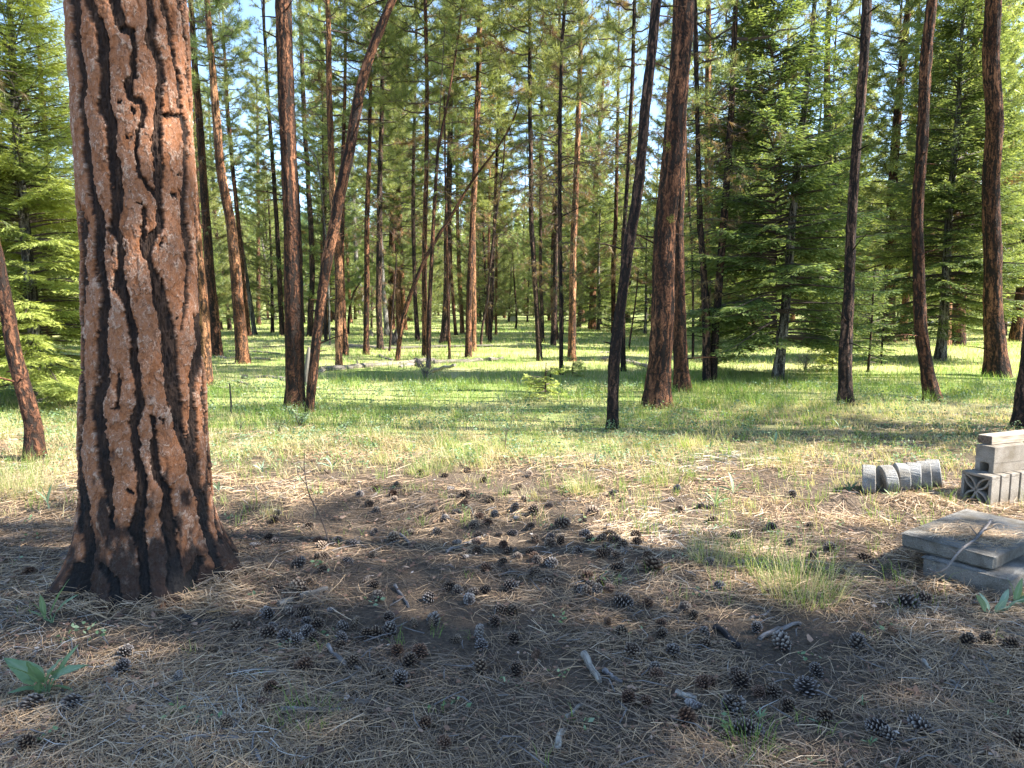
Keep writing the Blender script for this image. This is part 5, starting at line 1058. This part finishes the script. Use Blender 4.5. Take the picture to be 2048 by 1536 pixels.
def stump(px, py, r, h, label, mat='char'):
    g = G(px, py); n_ = 26; th_ = np.linspace(0, 2 * np.pi, n_, endpoint=False); mb = MB(); lv = [(-.1, 1.3), (0, 1.15), (h * .35, .9), (h * .65, .75), (h, .55)]
    rag = .55 + .45 * np.abs(vn(th_ * 1.6, th_ * 0 + px, s=9)) * 2 ; V = []
    for k_, (z_, s_) in enumerate(lv):
        zz_ = z_ * (rag if k_ > 2 else 1); V.append(np.stack([r * s_ * np.cos(th_) * (1 + .15 * np.sin(3 * th_)), r * s_ * np.sin(th_), zz_ + 0 * th_], 1))
    V.append(np.stack([r * .35 * np.cos(th_), r * .35 * np.sin(th_), h * .4 + 0 * th_], 1)); V = np.vstack(V); i_ = np.arange(5)[:, None] * n_; j_ = np.arange(n_)[None]; j2_ = (j_ + 1) % n_
    mb.add(V, np.stack([i_ + j_, i_ + j2_, i_ + n_ + j2_, i_ + n_ + j_], -1).reshape(-1, 4)); mb.add(V[-n_:], [list(range(n_))], .2) 
    tag(ob('stump', mb.mesh('stump', M[mat]), None, g), label, 'stump', 'stumps')
stump(788, 690, .16, .50, 'jagged charred stump behind the bowed sapling', 'char'); stump(743, 672, .14, .25, 'low grey stump remnant behind the straight brown pine', 'logwood'); stump(668, 662, .3, .16, 'low dark stump far behind the leaning trunk', 'char')
log([(610, 760), (614, 690)], .12, .09, 'rotten pale snag standing in the narrow gap of the leaning pair', seed=21, mat='paleedge', n_=16) if False else None
g = G(613, 775); mbs = MB(); add_tube(mbs, [[0, 0, -.1], [.02, 0, .3], [.05, .02, .55], [.06, .02, .72]], [.075, .06, .05, .02], 14, .5, 0, disp=lambda th, S, r: r * .2 * fbm(np.cos(th) * 3, np.sin(th) * 3, S * 6, o=3, s=4)); tag(ob('snag', mbs.mesh('snag', M['logwood'], True), None, g), 'rotten pale snag standing in the narrow gap of the leaning pair', 'dead snag')

def stick(pts, r0, r1, label, mat='stick', forks=0, seed=1, n_=22, amp=.006, cat='stick'):
    o = log(pts, r0, r1, label, mat, n_, 8, amp, cat, 'stick', 'sticks on the ground', 0, 1.0, seed); 
    return o
stick([(558, 1218), (600, 1200), (655, 1182)], .021, .013, 'thick pale grey stick right of the big pine foot', 'logwood', seed=31, n_=16)
stick([(370, 1487), (430, 1480), (480, 1482), (505, 1500), (522, 1534)], .010, .008, 'curved grey stick hooking down at the bottom left', seed=32)
stick([(562, 1425), (620, 1424), (690, 1424)], .012, .006, 'straight thin stick by the little green shoots, bottom left', seed=33)
stick([(656, 1298), (680, 1325), (722, 1343)], .011, .008, 'curved dark stick below the left cones', seed=34)
stick([(790, 1176), (806, 1195), (818, 1215)], .009, .006, 'forked twig below the middle of the litter', seed=35)
stick([(712, 1402), (728, 1412), (745, 1390)], .008, .005, 'small dark kinked twig at the bottom left of centre', seed=36)
stick([(1168, 1320), (1185, 1345), (1200, 1368)], .017, .012, 'bleached chunk of wood with a broken end, bottom centre', 'paleedge', seed=37, n_=14, amp=.01)
stick([(1208, 1345), (1225, 1360), (1245, 1366)], .011, .008, 'grey bark covered stick right of the bleached chunk', seed=38)
stick([(1130, 1440), (1150, 1425), (1165, 1410)], .009, .006, 'pale yellow splinter near the bottom centre', 'paleedge', seed=39)
stick([(1115, 1500), (1118, 1480), (1128, 1465)], .012, .010, 'short bleached root piece at the bottom centre', 'paleedge', seed=40)
stick([(1352, 1394), (1375, 1396), (1392, 1402)], .013, .012, 'short pale stick end above the bottom cones', 'paleedge', seed=41)
stick([(1430, 1258), (1455, 1275), (1480, 1300)], .016, .010, 'dark curved bark strip in the shade below the wide grass bunch', 'char', seed=42)
stick([(1520, 1280), (1560, 1262), (1600, 1250)], .012, .008, 'grey stick leading to the wide grass bunch', seed=43)
stick([(893, 1106), (920, 1095), (970, 1072)], .011, .006, 'knotty twig leading up between two cones, centre', seed=44)
stick([(800, 1072), (812, 1082), (820, 1092)], .012, .008, 'broken twig end beside the dark cone, left of the middle', seed=45)
stick([(745, 995), (752, 990), (762, 980)], .008, .006, 'short dark stick standing out among the far cones', seed=46)
stick([(365, 1237), (400, 1247), (430, 1246)], .014, .010, 'dark bark strip before the foot of the big pine', 'char', seed=47)
stick([(1500, 1238), (1530, 1234), (1545, 1215)], .008, .005, 'thin dark twig at the root of the wide grass bunch', seed=48)
stick([(1845, 1325), (1855, 1340), (1865, 1352)], .010, .008, 'pale splinter in the litter, lower right', 'paleedge', seed=49)
stick([(1895, 1362), (1920, 1378), (1935, 1386)], .008, .006, 'thin pale splinter at the lower right', 'paleedge', seed=50)
g = G(462, 832); mbs = MB(); add_tube(mbs, [[0, 0, -.05], [.01, 0, .2], [.0, 0, .44]], [.014, .013, .009], 8); tag(ob('stick', mbs.mesh('stick', M['char'], True), None, g), 'dark stick standing upright in the grass right of the big pine', 'stick', 'sticks on the ground')
def spindly(px, py, top, label, seed, fork=True):
    g = G(px, py); mb = MB(); r_ = np.random.default_rng(seed); P = [np.zeros(3)]; gy_ = g[1]
    for (tx, ty) in top: p = AT(tx, ty, gy_) - g; P.append(p)
    Q = smooth_path(P, 16); add_tube(mb, Q, np.linspace(.006, .002, 16), 5)
    if fork:
        for k_ in range(5):
            c = Q[4 + 2 * k_]; dv = np.array([r_.uniform(-1, 1), r_.uniform(-.4, .4), r_.uniform(.2, 1)]) * r_.uniform(.05, .13); add_tube(mb, [c, c + dv * .6 + r_.normal(0, .01, 3), c + dv], [.003, .002, .0012], 4)
    tag(ob('dead_shoot', mb.mesh('dead_shoot', M['twig']), None, g), label, 'dead shoot', 'thin dead shoots')
spindly(660, 1090, [(645, 1040), (615, 985), (607, 930), (609, 905)], 'thin dark leafless shoot rising from the litter left of the cones', 1)
spindly(1010, 905, [(1012, 870), (1020, 850)], 'tiny dead shoot at the edge of the grass, centre', 2)
for k_, (a_, b_, l_) in enumerate([(850, 752, 'bushy dead weed before the fallen log tangle'), (1610, 735, 'dry seed stalks in the grass before the dense dark fir')]):
    g = G(a_, b_ + 6); mb = MB(); r_ = np.random.default_rng(70 + k_)
    for q in range(26):
        az_ = r_.uniform(0, 6.28); h_ = r_.uniform(.18, .5); sp_ = r_.uniform(.05, .4); e = np.array([math.cos(az_) * sp_, math.sin(az_) * sp_ * .6, h_]); add_tube(mb, [[0, 0, 0], e * [.35, .35, .6], e], [.005, .004, .0025], 4, cap=False)
        for w_ in range(4): c = e * [.5, .5, .7]; dv = r_.normal(0, .07, 3) + [0, 0, .06]; add_tube(mb, [c, c + dv], [.003, .0015], 3, cap=False)
    tag(ob('dead_weed', mb.mesh('dead_weed', M['stick']), None, g), l_, 'dead weed', 'dead weeds')

# ------------------------------------------------------------------ concrete pieces
U_ = np.array([.85, .53, 0]); U_ /= np.linalg.norm(U_); W_ = np.array([.60, -.80, 0])
def slab(Lp, Fp, length, thick, ztop, name, label, seed):
    """quadrilateral slab with chipped arrises; Lp left corner, Fp front corner"""
    Lp, Fp = np.array(Lp), np.array(Fp); e1 = Fp - Lp; l1 = np.linalg.norm(e1); e1 = e1 / l1; e2 = np.array([-e1[1], e1[0]]); e2 = e2 if e2[0] > 0 else -e2
    n1, n2 = 46, 70; u = np.linspace(0, 1, n1); v = np.linspace(0, 1, n2); r_ = np.random.default_rng(seed)
    UU, VV = np.meshgrid(u, v, indexing='ij'); X_ = UU * l1; Y_ = VV * length
    ed = np.minimum(np.minimum(X_, l1 - X_), np.minimum(Y_, length - Y_))
    cor = np.minimum(np.hypot(np.maximum(.05 - np.minimum(X_, l1 - X_), 0), np.maximum(.05 - np.minimum(Y_, length - Y_), 0)), .08)
    def lay(z, inset, amp, s):
        sx = .5 + (UU - .5) * (1 - 2 * inset / l1); sy = .5 + (VV - .5) * (1 - 2 * inset / length); a = sx * l1; b = sy * length
        nz = fbm(a * 14, b * 14, o=3, s=s); onb = (ed < 1e-6); a = a + np.where(onb, -np.sign(UU - .5) * (np.abs(nz) * amp + cor * .35), 0); b = b + np.where(onb, -np.sign(VV - .5) * (np.abs(nz) * amp + cor * .35), 0)
        return np.stack([Lp[0] + e1[0] * a + e2[0] * b, Lp[1] + e1[1] * a + e2[1] * b, z + .0025 * nz - .006 * (cor > .01)], -1)
    top = lay(ztop, .007, .011, seed); t2 = lay(ztop - .010, 0, .010, seed + 1); b2 = lay(ztop - thick + .012, .004, .012, seed + 2); bo = lay(ztop - thick, .018, .014, seed + 3)
    per = [(i, 0) for i in range(n1)] + [(n1 - 1, j) for j in range(1, n2)] + [(i, n2 - 1) for i in range(n1 - 2, -1, -1)] + [(0, j) for j in range(n2 - 2, 0, -1)]
    mb = MB(); i_ = np.arange(n1 - 1)[:, None] * n2; j_ = np.arange(n2 - 1)[None]; Fq = np.stack([i_ + j_, i_ + n2 + j_, i_ + n2 + j_ + 1, i_ + j_ + 1], -1).reshape(-1, 4)
    o_ = np.array([*Lp, 0]); mb.add(top.reshape(-1, 3) - o_, Fq); mb.add(bo.reshape(-1, 3) - o_, Fq[:, ::-1])
    rings = [np.array([a[i, j] for i, j in per]) - o_ for a in (top, t2, b2, bo)]; n_ = len(per); k_ = np.arange(n_)
    for r1_, r2_ in zip(rings[:-1], rings[1:]): mb.add(np.vstack([r1_, r2_]), np.stack([k_, (k_ + 1) % n_, (k_ + 1) % n_ + n_, k_ + n_], -1))
    ob_ = ob(name, mb.mesh(name, M['slabc'], False), None, o_); tag(ob_, label, 'concrete slab', 'stacked concrete slabs'); return e1, e2
def PZ(px, py, z): return G(px, py, z)[:2]
zt1, zt0 = .195, .108
e1, e2 = slab(PZ(1790, 1064, zt1), PZ(1995, 1117, zt1), .88, .078, zt1, 'concrete_slab', 'upper pale concrete slab with needles lying on top', 5)
slab(PZ(1832, 1112, zt0) , PZ(2027, 1164, zt0), .88, .14, zt0, 'concrete_slab', 'lower concrete slab, darker, shifted towards the camera under the upper one', 9)
n_ = 900; c0 = PZ(1955, 1070, zt1); x = c0[0] + rng.normal(0, .13, n_); y = c0[1] + rng.normal(0, .12, n_); s1 = (x - c0[0]) * e1[0] + (y - c0[1]) * e1[1]; s2 = (x - c0[0]) * e2[0] + (y - c0[1]) * e2[1]
k_ = (np.abs(s1) < .19) & (s2 > -.25) & (s2 < .4); x, y = x[k_], y[k_]; V, F, T_ = litter_field(x, y, (.06, .15), .0019, rng.uniform(.4, .95, len(x)), rng.uniform(.002, .012, len(x)), z=np.full(len(x), zt1 + .002), ang=rng.normal(.6, .6, len(x)), tilt=.03)
tag(ob('needle_litter', mk('slab_needles', V, [F], M['litter'], {'tint': T_})), 'thin drift of dry needles lying on the upper concrete slab', 'needle litter', kind='stuff')
# lichen covered twig across the slabs
tp = [G(1983, 1040, zt1 + .02), G(1950, 1080, zt1 + .03), G(1925, 1095, zt1 + .035), G(1905, 1118, .19), G(1895, 1140, .12), G(1868, 1150, .07), G(1858, 1138, .07)]
Q = smooth_path(tp, 26); mb = MB(); add_tube(mb, Q - Q[0], np.linspace(.008, .006, 26), 9, disp=lambda th, S, r: .0025 * fbm(np.cos(th) * 3, np.sin(th) * 3, S * 60, o=2, s=5))
for i_, dv in ((7, (.05, -.02, .03)), (10, (-.03, .03, .05)), (13, (.06, -.04, -.01)), (18, (-.05, .0, .03))): c = Q[i_] - Q[0]; add_tube(mb, [c, c + np.array(dv)], [.005, .002], 5)
tag(ob('twig', mb.mesh('twig', M['stick'], True), None, Q[0]), 'lichen crusted twig lying across the slabs and hanging to the ground', 'twig')

# screen blocks in a row, cinder block and timber on top
A0 = G(1979, 1018); A1 = G(1927, 1000); ef = (A0 - A1)[:2]; ef /= np.linalg.norm(ef); er = np.array([-ef[1], ef[0]]); er = er if er[0] > 0 else -er
AX = np.array([[er[0], er[1], 0], [-ef[0], -ef[1], 0], [0, 0, 1.]])      # x: along the row, y: away from the camera, z up
gz = min(A0[2], A1[2]) - .01; hb = .255
def screen_block(k_, label):
    S = .235; th_ = .092; mb = MB(); fr = .022; c0 = np.array([A0[0], A0[1], gz]) + AX[0] * (k_ * .108) + AX[1] * S / 2 + [0, 0, hb / 2]
    j_ = rng.normal(0, .002, 3); loc = c0 + AX[0] * th_ / 2 + j_
    T_ = AX
    for sy, sz, cy, cz in ((S, fr, 0, hb / 2 - fr / 2), (S, fr, 0, -hb / 2 + fr / 2), (fr, hb - 2 * fr - .0005, S / 2 - fr / 2, 0), (fr, hb - 2 * fr - .0005, -S / 2 + fr / 2, 0)):
        box(mb, (np.array([0, cy, cz]) @ T_), th_, sy, sz, T_, bev=.003)
    # four petals: curved ribs from the centre to the corners and to the sides
    hy, hz = S / 2 - fr * .8, hb / 2 - fr * .8
    for sy in (-1, 1):
        for sz in (-1, 1):
            for q in (0, 1):
                e = np.array([sy * hy, sz * hz]); nrm_ = np.array([-e[1], e[0]]) / np.linalg.norm(e); t = np.linspace(0, 1, 9)
                P2 = t[:, None] * e + (1 if q else -1) * nrm_ * (.026 * np.sin(np.pi * t))[:, None]; hw = .0065; d2 = np.gradient(P2, axis=0); d2 /= np.linalg.norm(d2, axis=1, keepdims=True); n2_ = np.stack([-d2[:, 1], d2[:, 0]], 1) * hw
                xo = th_ / 2 * .93; V = np.concatenate([np.concatenate([np.full((9, 1), sx), P2 + sn * n2_], 1) for sx in (-xo, xo) for sn in (-1, 1)]) @ T_; i_ = np.arange(8)
                mb.add(V, np.concatenate([np.stack([a + i_, a + i_ + 1, b + i_ + 1, b + i_], -1) for a, b in ((0, 9), (9, 27), (27, 18), (18, 0))]))
    tag(ob('screen_block', mb.mesh('screen_block', M['blockc']), None, loc), label, 'screen block', 'screen blocks set in a row')
for k_, l_ in enumerate(['first screen block of the row, its pierced petal face showing', 'second screen block of the row, a narrow gap after the first', 'third screen block of the row under the cinder block', 'fourth screen block of the row, cut by the right edge', 'fifth screen block of the row, beyond the right edge']): screen_block(k_, l_)
zb = gz + hb + .001; Cc = np.array([*G(1986, 947, zb)[:2], zb]); mb = MB(); Lb_, Wb_, Hb_ = .40, .145, .198
# cinder block with a notch in the bottom of its end
e0 = .03
box(mb, np.array([Lb_ / 2, Wb_ / 2, Hb_ * .68]) @ AX, Lb_, Wb_, Hb_ * .64, AX, bev=.003)
box(mb, np.array([Lb_ / 2, .019, Hb_ * .18 - .0005]) @ AX, Lb_ - .002, .036, Hb_ * .36, AX, bev=.002); box(mb, np.array([Lb_ / 2, Wb_ - .019, Hb_ * .18 - .0005]) @ AX, Lb_ - .002, .036, Hb_ * .36, AX, bev=.002)
box(mb, np.array([Lb_ * .65, Wb_ / 2, Hb_ * .18 - .0005]) @ AX, Lb_ * .6, Wb_ * .5, Hb_ * .358, AX, bev=.002)
for sg in (-1, 1):   # rounded shoulders of the notch
    box(mb, np.array([.05, Wb_ / 2 + sg * .028, Hb_ * .345]) @ AX, .096, .014, .018, AX, bev=.006)
tag(ob('cinder_block', mb.mesh('cinder_block', M['blockc']), None, Cc), 'grey cinder block with a notched end lying on the row of screen blocks', 'cinder block')
zw = zb + Hb_ + .0015; Cw = np.array([*G(1985, 890, zw)[:2], zw]); mb = MB(); box(mb, np.array([.25, .055, .034]) @ AX, .52, .112, .066, AX, bev=.004, jit=.0015)
V0 = mb.V[0]; mb.B[0] = V0 @ AX.T
beam_me = mb.mesh('timber', [M['beam'], M['beamend']])
nrm0 = Vector(-AX[0])
for p_ in beam_me.polygons:
    if p_.normal.dot(nrm0) > .9: p_.material_index = 1
tag(ob('timber', beam_me, None, Cw), 'weathered timber offcut with a dark end on top of the cinder block', 'timber')

def disc(px, py_bot, py_top, thick, yaw, lean, label, r=.118, taper=.96, shade=0):
    g = G(px, py_bot); n_ = 72; mb = MB(); th_ = np.linspace(0, 2 * np.pi, n_, endpoint=False); b_ = .006
    rings = [(-thick / 2, 0), (-thick / 2, r - b_), (-thick / 2 + b_, r), (0, r * (1 - (1 - taper) / 2)), (thick / 2 - b_, r * taper), (thick / 2, r * taper - b_), (thick / 2, 0)]
    V = np.vstack([np.stack([np.full(n_, x_), rr_ * np.cos(th_) * (1 + .006 * np.sin(5 * th_)) + .001 * rng.normal(size=n_), rr_ * np.sin(th_)], 1) for x_, rr_ in rings]); i_ = np.arange(6)[:, None] * n_; j_ = np.arange(n_)[None]; j2_ = (j_ + 1) % n_
    mb.add(V, np.stack([i_ + j_, i_ + n_ + j_, i_ + n_ + j2_, i_ + j2_], -1).reshape(-1, 4)); o = ob('concrete_disc', mb.mesh('concrete_disc', M['concrete'], False), None, (g[0], g[1] + r * .9, g[2] + r - .022)); o.rotation_euler = (random.uniform(0, 6), lean, yaw)
    tag(o, label, 'concrete disc', 'concrete discs toppled on edge in a row')
    for p_ in o.data.polygons: p_.use_smooth = False
disc(1750, 990, 931, .095, R(-26), R(-3), 'leftmost of the round concrete discs standing on edge')
disc(1787, 990, 933, .095, R(-6), R(-9), 'second concrete disc from the left, sunlit and turned most')
disc(1816, 985, 934, .085, R(-14), R(-6), 'third concrete disc from the left, its dark face showing')
disc(1839, 984, 934, .10, R(-24), R(-2), 'fourth concrete disc, close against the last two', taper=1.0)
disc(1861, 981, 931, .10, R(-26), R(-6), 'fifth concrete disc, shaded, between its neighbours', taper=1.03)
disc(1882, 978, 929, .10, R(-28), R(-10), 'rightmost concrete disc, tipped against the others beside the blocks', r=.122)
# dead needles heaped round the blocks
pp = []
for (px, py, n_, sx_, sy_, ht_) in [(1830, 1005, 500, .16, .07, .05), (1900, 1000, 400, .12, .07, .03), (2010, 1022, 450, .22, .06, .04), (1690, 1015, 500, .12, .08, .02), (700, 895, 900, .3, .14, .02), (300, 1215, 900, .42, .10, .05), (455, 1165, 350, .10, .14, .05), (140, 1190, 350, .12, .12, .05), (1890, 1180, 500, .22, .10, .035), (1800, 1110, 300, .08, .12, .03)]:
    g = G(px, py); x = g[0] + rng.normal(0, sx_, n_); y = g[1] + rng.normal(0, sy_, n_); pp.append(litter_field(x, y, (.08, .17), .0028, rng.uniform(.25, .95, n_), rng.random(n_) * ht_, tilt=.35, ang=rng.uniform(-1, 1.2, n_)))
o_ = np.cumsum([0] + [len(p[0]) for p in pp]); tag(ob('needle_litter', mk('needle_heaps', np.vstack([p[0] for p in pp]), [np.vstack([p[1] + k_ for p, k_ in zip(pp, o_)])], M['litter'], {'tint': np.concatenate([p[2] for p in pp])})), 'loose heaps of dry needles around the concrete pieces and on the low mounds', 'needle litter', kind='stuff')

# ------------------------------------------------------------------ broad leaved plants
def leaf(mb, base, dirn, L, W, curl, shape='arrow', tint=.5, fold=.25, roll=0):
    d = np.array(dirn, float); d /= np.linalg.norm(d); up = np.array([0, 0, 1.]); s_ = np.cross(d, up); s_ = s_ / (np.linalg.norm(s_) + 1e-6); n_ = np.cross(s_, d)
    s_, n_ = s_ * math.cos(roll) + n_ * math.sin(roll), n_ * math.cos(roll) - s_ * math.sin(roll)
    t = np.linspace(0, 1, 11); v = np.linspace(-1, 1, 7)
    w = W * (np.clip(1.25 * (1 - t) ** .75 * np.minimum(1, .5 + t * 4), 0, 1) if shape == 'arrow' else np.sin(np.pi * np.clip(t * .93 + .05, 0, 1)) ** .8)
    ph = rng.uniform(0, 6, 2); cen_ = base + (d[None] * (t * L)[:, None] + n_[None] * (-curl * L * t ** 2)[:, None])
    V = cen_[:, None] + s_[None, None] * (w[:, None] * v[None] / 2)[..., None] + n_[None, None] * ((fold * np.abs(v)[None] * w[:, None] / 2) + .035 * W * np.sin(v[None] * 9 + t[:, None] * 12 + ph[0]) * np.abs(v)[None] + .02 * W * np.sin(t[:, None] * 22 + ph[1]))[..., None]
    if shape == 'arrow': V[0] -= d * L * .10 * (np.abs(v) ** 2)[:, None]
    i_ = np.arange(10)[:, None] * 7; j_ = np.arange(6)[None]; tt = np.clip(tint + .25 * (np.abs(v)[None] < .1) + rng.normal(0, .05, (11, 7)), 0, 1)
    mb.add(V.reshape(-1, 3), np.stack([i_ + j_, i_ + 7 + j_, i_ + 8 + j_, i_ + j_ + 1], -1).reshape(-1, 4), tt.ravel())
def plant(px, py, leaves, label, mat='leaf', cat='leafy plant', sc=1.0):
    g = G(px, py); Yp = g[1]; o = thing('leafy_plant', g, label, cat, 'leafy plants')
    for (bx, by, tx, ty, wpx, curl, shape, tint) in leaves:
        pb = AT(bx, by, Yp) - g; pt = AT(tx, ty, Yp) - g; dy_ = rng.uniform(-.3, .3) * np.linalg.norm(pt - pb); mb = MB(); k_ = 1 / FPX * zc(g)
        L = np.linalg.norm(pt - pb); leaf(mb, pb + [0, dy_ * .3, 0], (pt - pb) + [0, dy_, .0], L * 1.02, wpx * k_ * (.6 if shape == 'lance' else .8), curl, shape, tint, roll=rng.uniform(-.5, .5)); ob('leaf', mb.mesh('leaf', M[mat], True), o)
        mb = MB(); q = pb + [0, dy_ * .3, 0]; add_tube(mb, [[0, 0, -.01], q * [.4, .4, .55], q], [.0035, .003, .0022], 6, .6); ob('stalk', mb.mesh('stalk', M[mat], True), o)
plant(105, 1245, [(100, 1230, 128, 1158, 26, .1, 'lance', .5), (92, 1235, 92, 1180, 18, .1, 'lance', .6), (110, 1228, 138, 1185, 22, .3, 'lance', .75), (90, 1240, 60, 1215, 16, .2, 'lance', .7), (98, 1238, 78, 1195, 12, .1, 'lance', .5)], 'green plant with upright lance shaped leaves at the left foot of the big pine')
plant(95, 1392, [(84, 1375, 30, 1362, 26, .3, 'lance', .4), (100, 1375, 140, 1372, 24, .4, 'lance', .5), (92, 1370, 52, 1292, 22, .3, 'lance', .35), (104, 1366, 128, 1300, 22, .2, 'lance', .45), (70, 1360, -2, 1318, 52, .15, 'arrow', .55), (78, 1362, 70, 1308, 40, .1, 'arrow', .45), (90, 1368, 100, 1322, 60, .25, 'arrow', .85), (115, 1352, 178, 1312, 40, .15, 'arrow', .6), (100, 1355, 165, 1335, 34, .1, 'arrow', .55), (78, 1390, 88, 1352, 26, .1, 'lance', .4)], 'plant with broad arrow shaped green leaves at the lower left')
plant(1990, 1228, [(1968, 1222, 1955, 1178, 24, .3, 'lance', .5), (1980, 1225, 1975, 1190, 20, .3, 'lance', .7), (1990, 1228, 1998, 1192, 22, .4, 'lance', .6), (2005, 1224, 2025, 1182, 24, .2, 'lance', .7), (1990, 1228, 2010, 1205, 22, .5, 'lance', .8), (2015, 1220, 2045, 1192, 22, .3, 'lance', .6)], 'grey green woolly plant with curled leaves before the lower slab', 'leafgrey')
plant(2035, 1212, [(2025, 1210, 2060, 1180, 26, .1, 'lance', .4), (2030, 1212, 2048, 1160, 20, .1, 'lance', .5)], 'green leaf plant at the right edge beside the woolly one')
plant(98, 1022, [(98, 1005, 112, 960, 12, .1, 'lance', .2), (96, 1008, 78, 975, 11, .2, 'lance', .4), (98, 1006, 90, 965, 10, .1, 'lance', .3), (100, 1008, 118, 985, 10, .3, 'lance', .5)], 'dark upright plant left of the big pine, before the straw mound', 'leafgrey')
for (px, py, s_, l_, mt) in [(525, 945, 30, 'little grey plant at the left of the bare litter', 'leafgrey'), (665, 940, 36, 'grey green plant by the far litter edge, left of centre', 'leafgrey'), (600, 965, 20, 'small light green sprout below the low mound', 'leaf'), (935, 925, 32, 'fresh green rosette at the litter edge, centre', 'leaf'), (437, 985, 34, 'pale green plant just right of the big pine', 'leafgrey'),
                             (1467, 990, 46, 'tall pale green sprout right of centre, at the band of shade', 'leaf'), (1432, 1015, 40, 'yellow green sprout left of the tall pale one', 'leaf'), (1190, 925, 26, 'small plant before the dark leaning pine', 'leafgrey'), (1700, 985, 30, 'narrow green sprouts left of the concrete discs', 'leaf'), (1785, 1000, 30, 'thin grass like sprout before the concrete discs', 'leaf'),
                             (1550, 890, 34, 'pale leaf plant in the dry grass right of centre', 'leafgrey'), (1420, 900, 22, 'small upright plant in the dry grass', 'leaf'), (760, 870, 28, 'leafy tuft in the meadow above the low mound', 'leaf'), (1015, 868, 26, 'pale leafy plant in the meadow, centre', 'leaf'), (840, 860, 24, 'broad bladed plant in the meadow left of centre', 'leaf'), (1680, 860, 26, 'leafy plant in the dry grass below the lone slim pine', 'leafgrey'),
                             (1230, 900, 26, 'plant right of the foot of the dark leaning pine', 'leaf'), (570, 855, 28, 'leafy weeds left of the leaning pair', 'leaf'), (1740, 1490, 24, 'little fern like leaf at the bottom right', 'leaf'), (1640, 1450, 22, 'small notched leaf by the long dark cone', 'leaf'), (1520, 1440, 26, 'green notched leaves right of the pale bottom cone', 'leaf'), (1725, 1410, 18, 'tiny round leaved sprout lower right', 'leaf'), (1630, 1530, 26, 'bright leaf cut by the bottom edge', 'leaf')]:
    nl = random.choice([4, 5, 6]); L_ = []
    for q in range(nl): a_ = (q + .5) / nl * 2 - 1; L_.append((px + a_ * 3, py - s_ * .15, px + a_ * s_ * .8 + random.uniform(-3, 3), py - s_ * random.uniform(.65, 1.05) * (1 - .45 * abs(a_)), s_ * .26, random.uniform(.1, .5), 'lance', random.uniform(.3, .9)))
    plant(px, py, L_, l_, mt)
# leafy shrub at the foot of the leaning pair and two more in the meadow
def shrub(px, py, hpx, label, n_=110):
    g = G(px, py); h_ = hpx / FPX * zc(g); mb = MB(); r_ = np.random.default_rng(px); P_ = []
    for k_ in range(9):
        a_ = r_.uniform(0, 6.28); e = np.array([math.cos(a_) * .4 * h_, math.sin(a_) * .3 * h_, h_ * r_.uniform(.6, 1)]); add_tube(mb, [[0, 0, 0], e * [.4, .4, .6], e], [.004, .003, .002], 4, .3, 0, cap=False)
        for q in range(n_ // 9): P_.append(e * r_.uniform(.35, 1) + r_.normal(0, .04 * h_, 3))
    P_ = np.array(P_); d = r_.normal(size=P_.shape); d[:, 2] = np.abs(d[:, 2]) * .5; d /= np.linalg.norm(d, axis=1, keepdims=True); s_ = np.cross(d, r_.normal(size=d.shape)); s_ /= np.linalg.norm(s_, axis=1, keepdims=True); L = h_ * .11
    V = np.stack([P_, P_ + d * L * .5 + s_ * L * .32, P_ + d * L, P_ + d * L * .5 - s_ * L * .32], 1).reshape(-1, 3); mb.add(V, np.arange(len(V)).reshape(-1, 4), np.repeat(r_.uniform(.5, 1, len(P_)), 4), None, 1)
    tag(ob('small_shrub', mb.mesh('small_shrub', [M['twig'], M['leaf']]), None, g), label, 'small shrub', 'small leafy shrubs')
shrub(600, 856, 46, 'light green shrublet at the foot of the leaning pair', 220); shrub(560, 868, 30, 'low light green shrublet left of that at the leaning pair', 120); shrub(480, 864, 26, 'yellow green shrublet in the grass right of the big pine', 120); shrub(690, 862, 24, 'yellow green weeds right of the leaning pair', 100)

# far white shelter
g = G(1025, 643); w_ = 20 / FPX * zc(g); mb = MB(); s0 = thing('small_shelter', g, 'small white boxy shelter with dark top far across the meadow', 'shelter')
box(mb, (0, 0, w_ * .32), w_ * .75, w_ * .4, w_ * .56, bev=.01); ob('cabinet', mb.mesh('cabinet', M['white']), s0)
mb = MB(); box(mb, (0, 0, w_ * .66), w_ * 1.0, w_ * .6, w_ * .09, bev=.01); ob('roof', mb.mesh('roof', M['darkpaint']), s0)
for q in (-1, 1):
    mb = MB(); box(mb, (q * w_ * .47, 0, w_ * .305), w_ * .06, w_ * .06, w_ * .61, bev=.005); ob('post', mb.mesh('post', M['white']), s0)

# loose bark scales curling off the foot of the big pine, moss tufts on the thick red pine
for (px, py, l_) in [(1336, 290, 'upper'), (1342, 437, 'lower')]:
    p = AT(px, py, G(1314, 817)[1] + .02); mb = MB(); P_ = rng.normal(0, .02, (60, 3)) * [1, .5, 1.4]; d = rng.normal(size=(60, 3)); d /= np.linalg.norm(d, axis=1, keepdims=True); s_ = np.cross(d, rng.normal(size=(60, 3))); s_ /= np.linalg.norm(s_, axis=1, keepdims=True)
    V = np.stack([P_, P_ + d * .02 + s_ * .006, P_ + d * .04], 1).reshape(-1, 3); mb.add(V, np.arange(180).reshape(-1, 3)); tag(ob('lichen_tuft', mb.mesh('lichen_tuft', M['moss']), None, p), f'{l_} yellow green lichen tuft on the thick red pine', 'lichen')
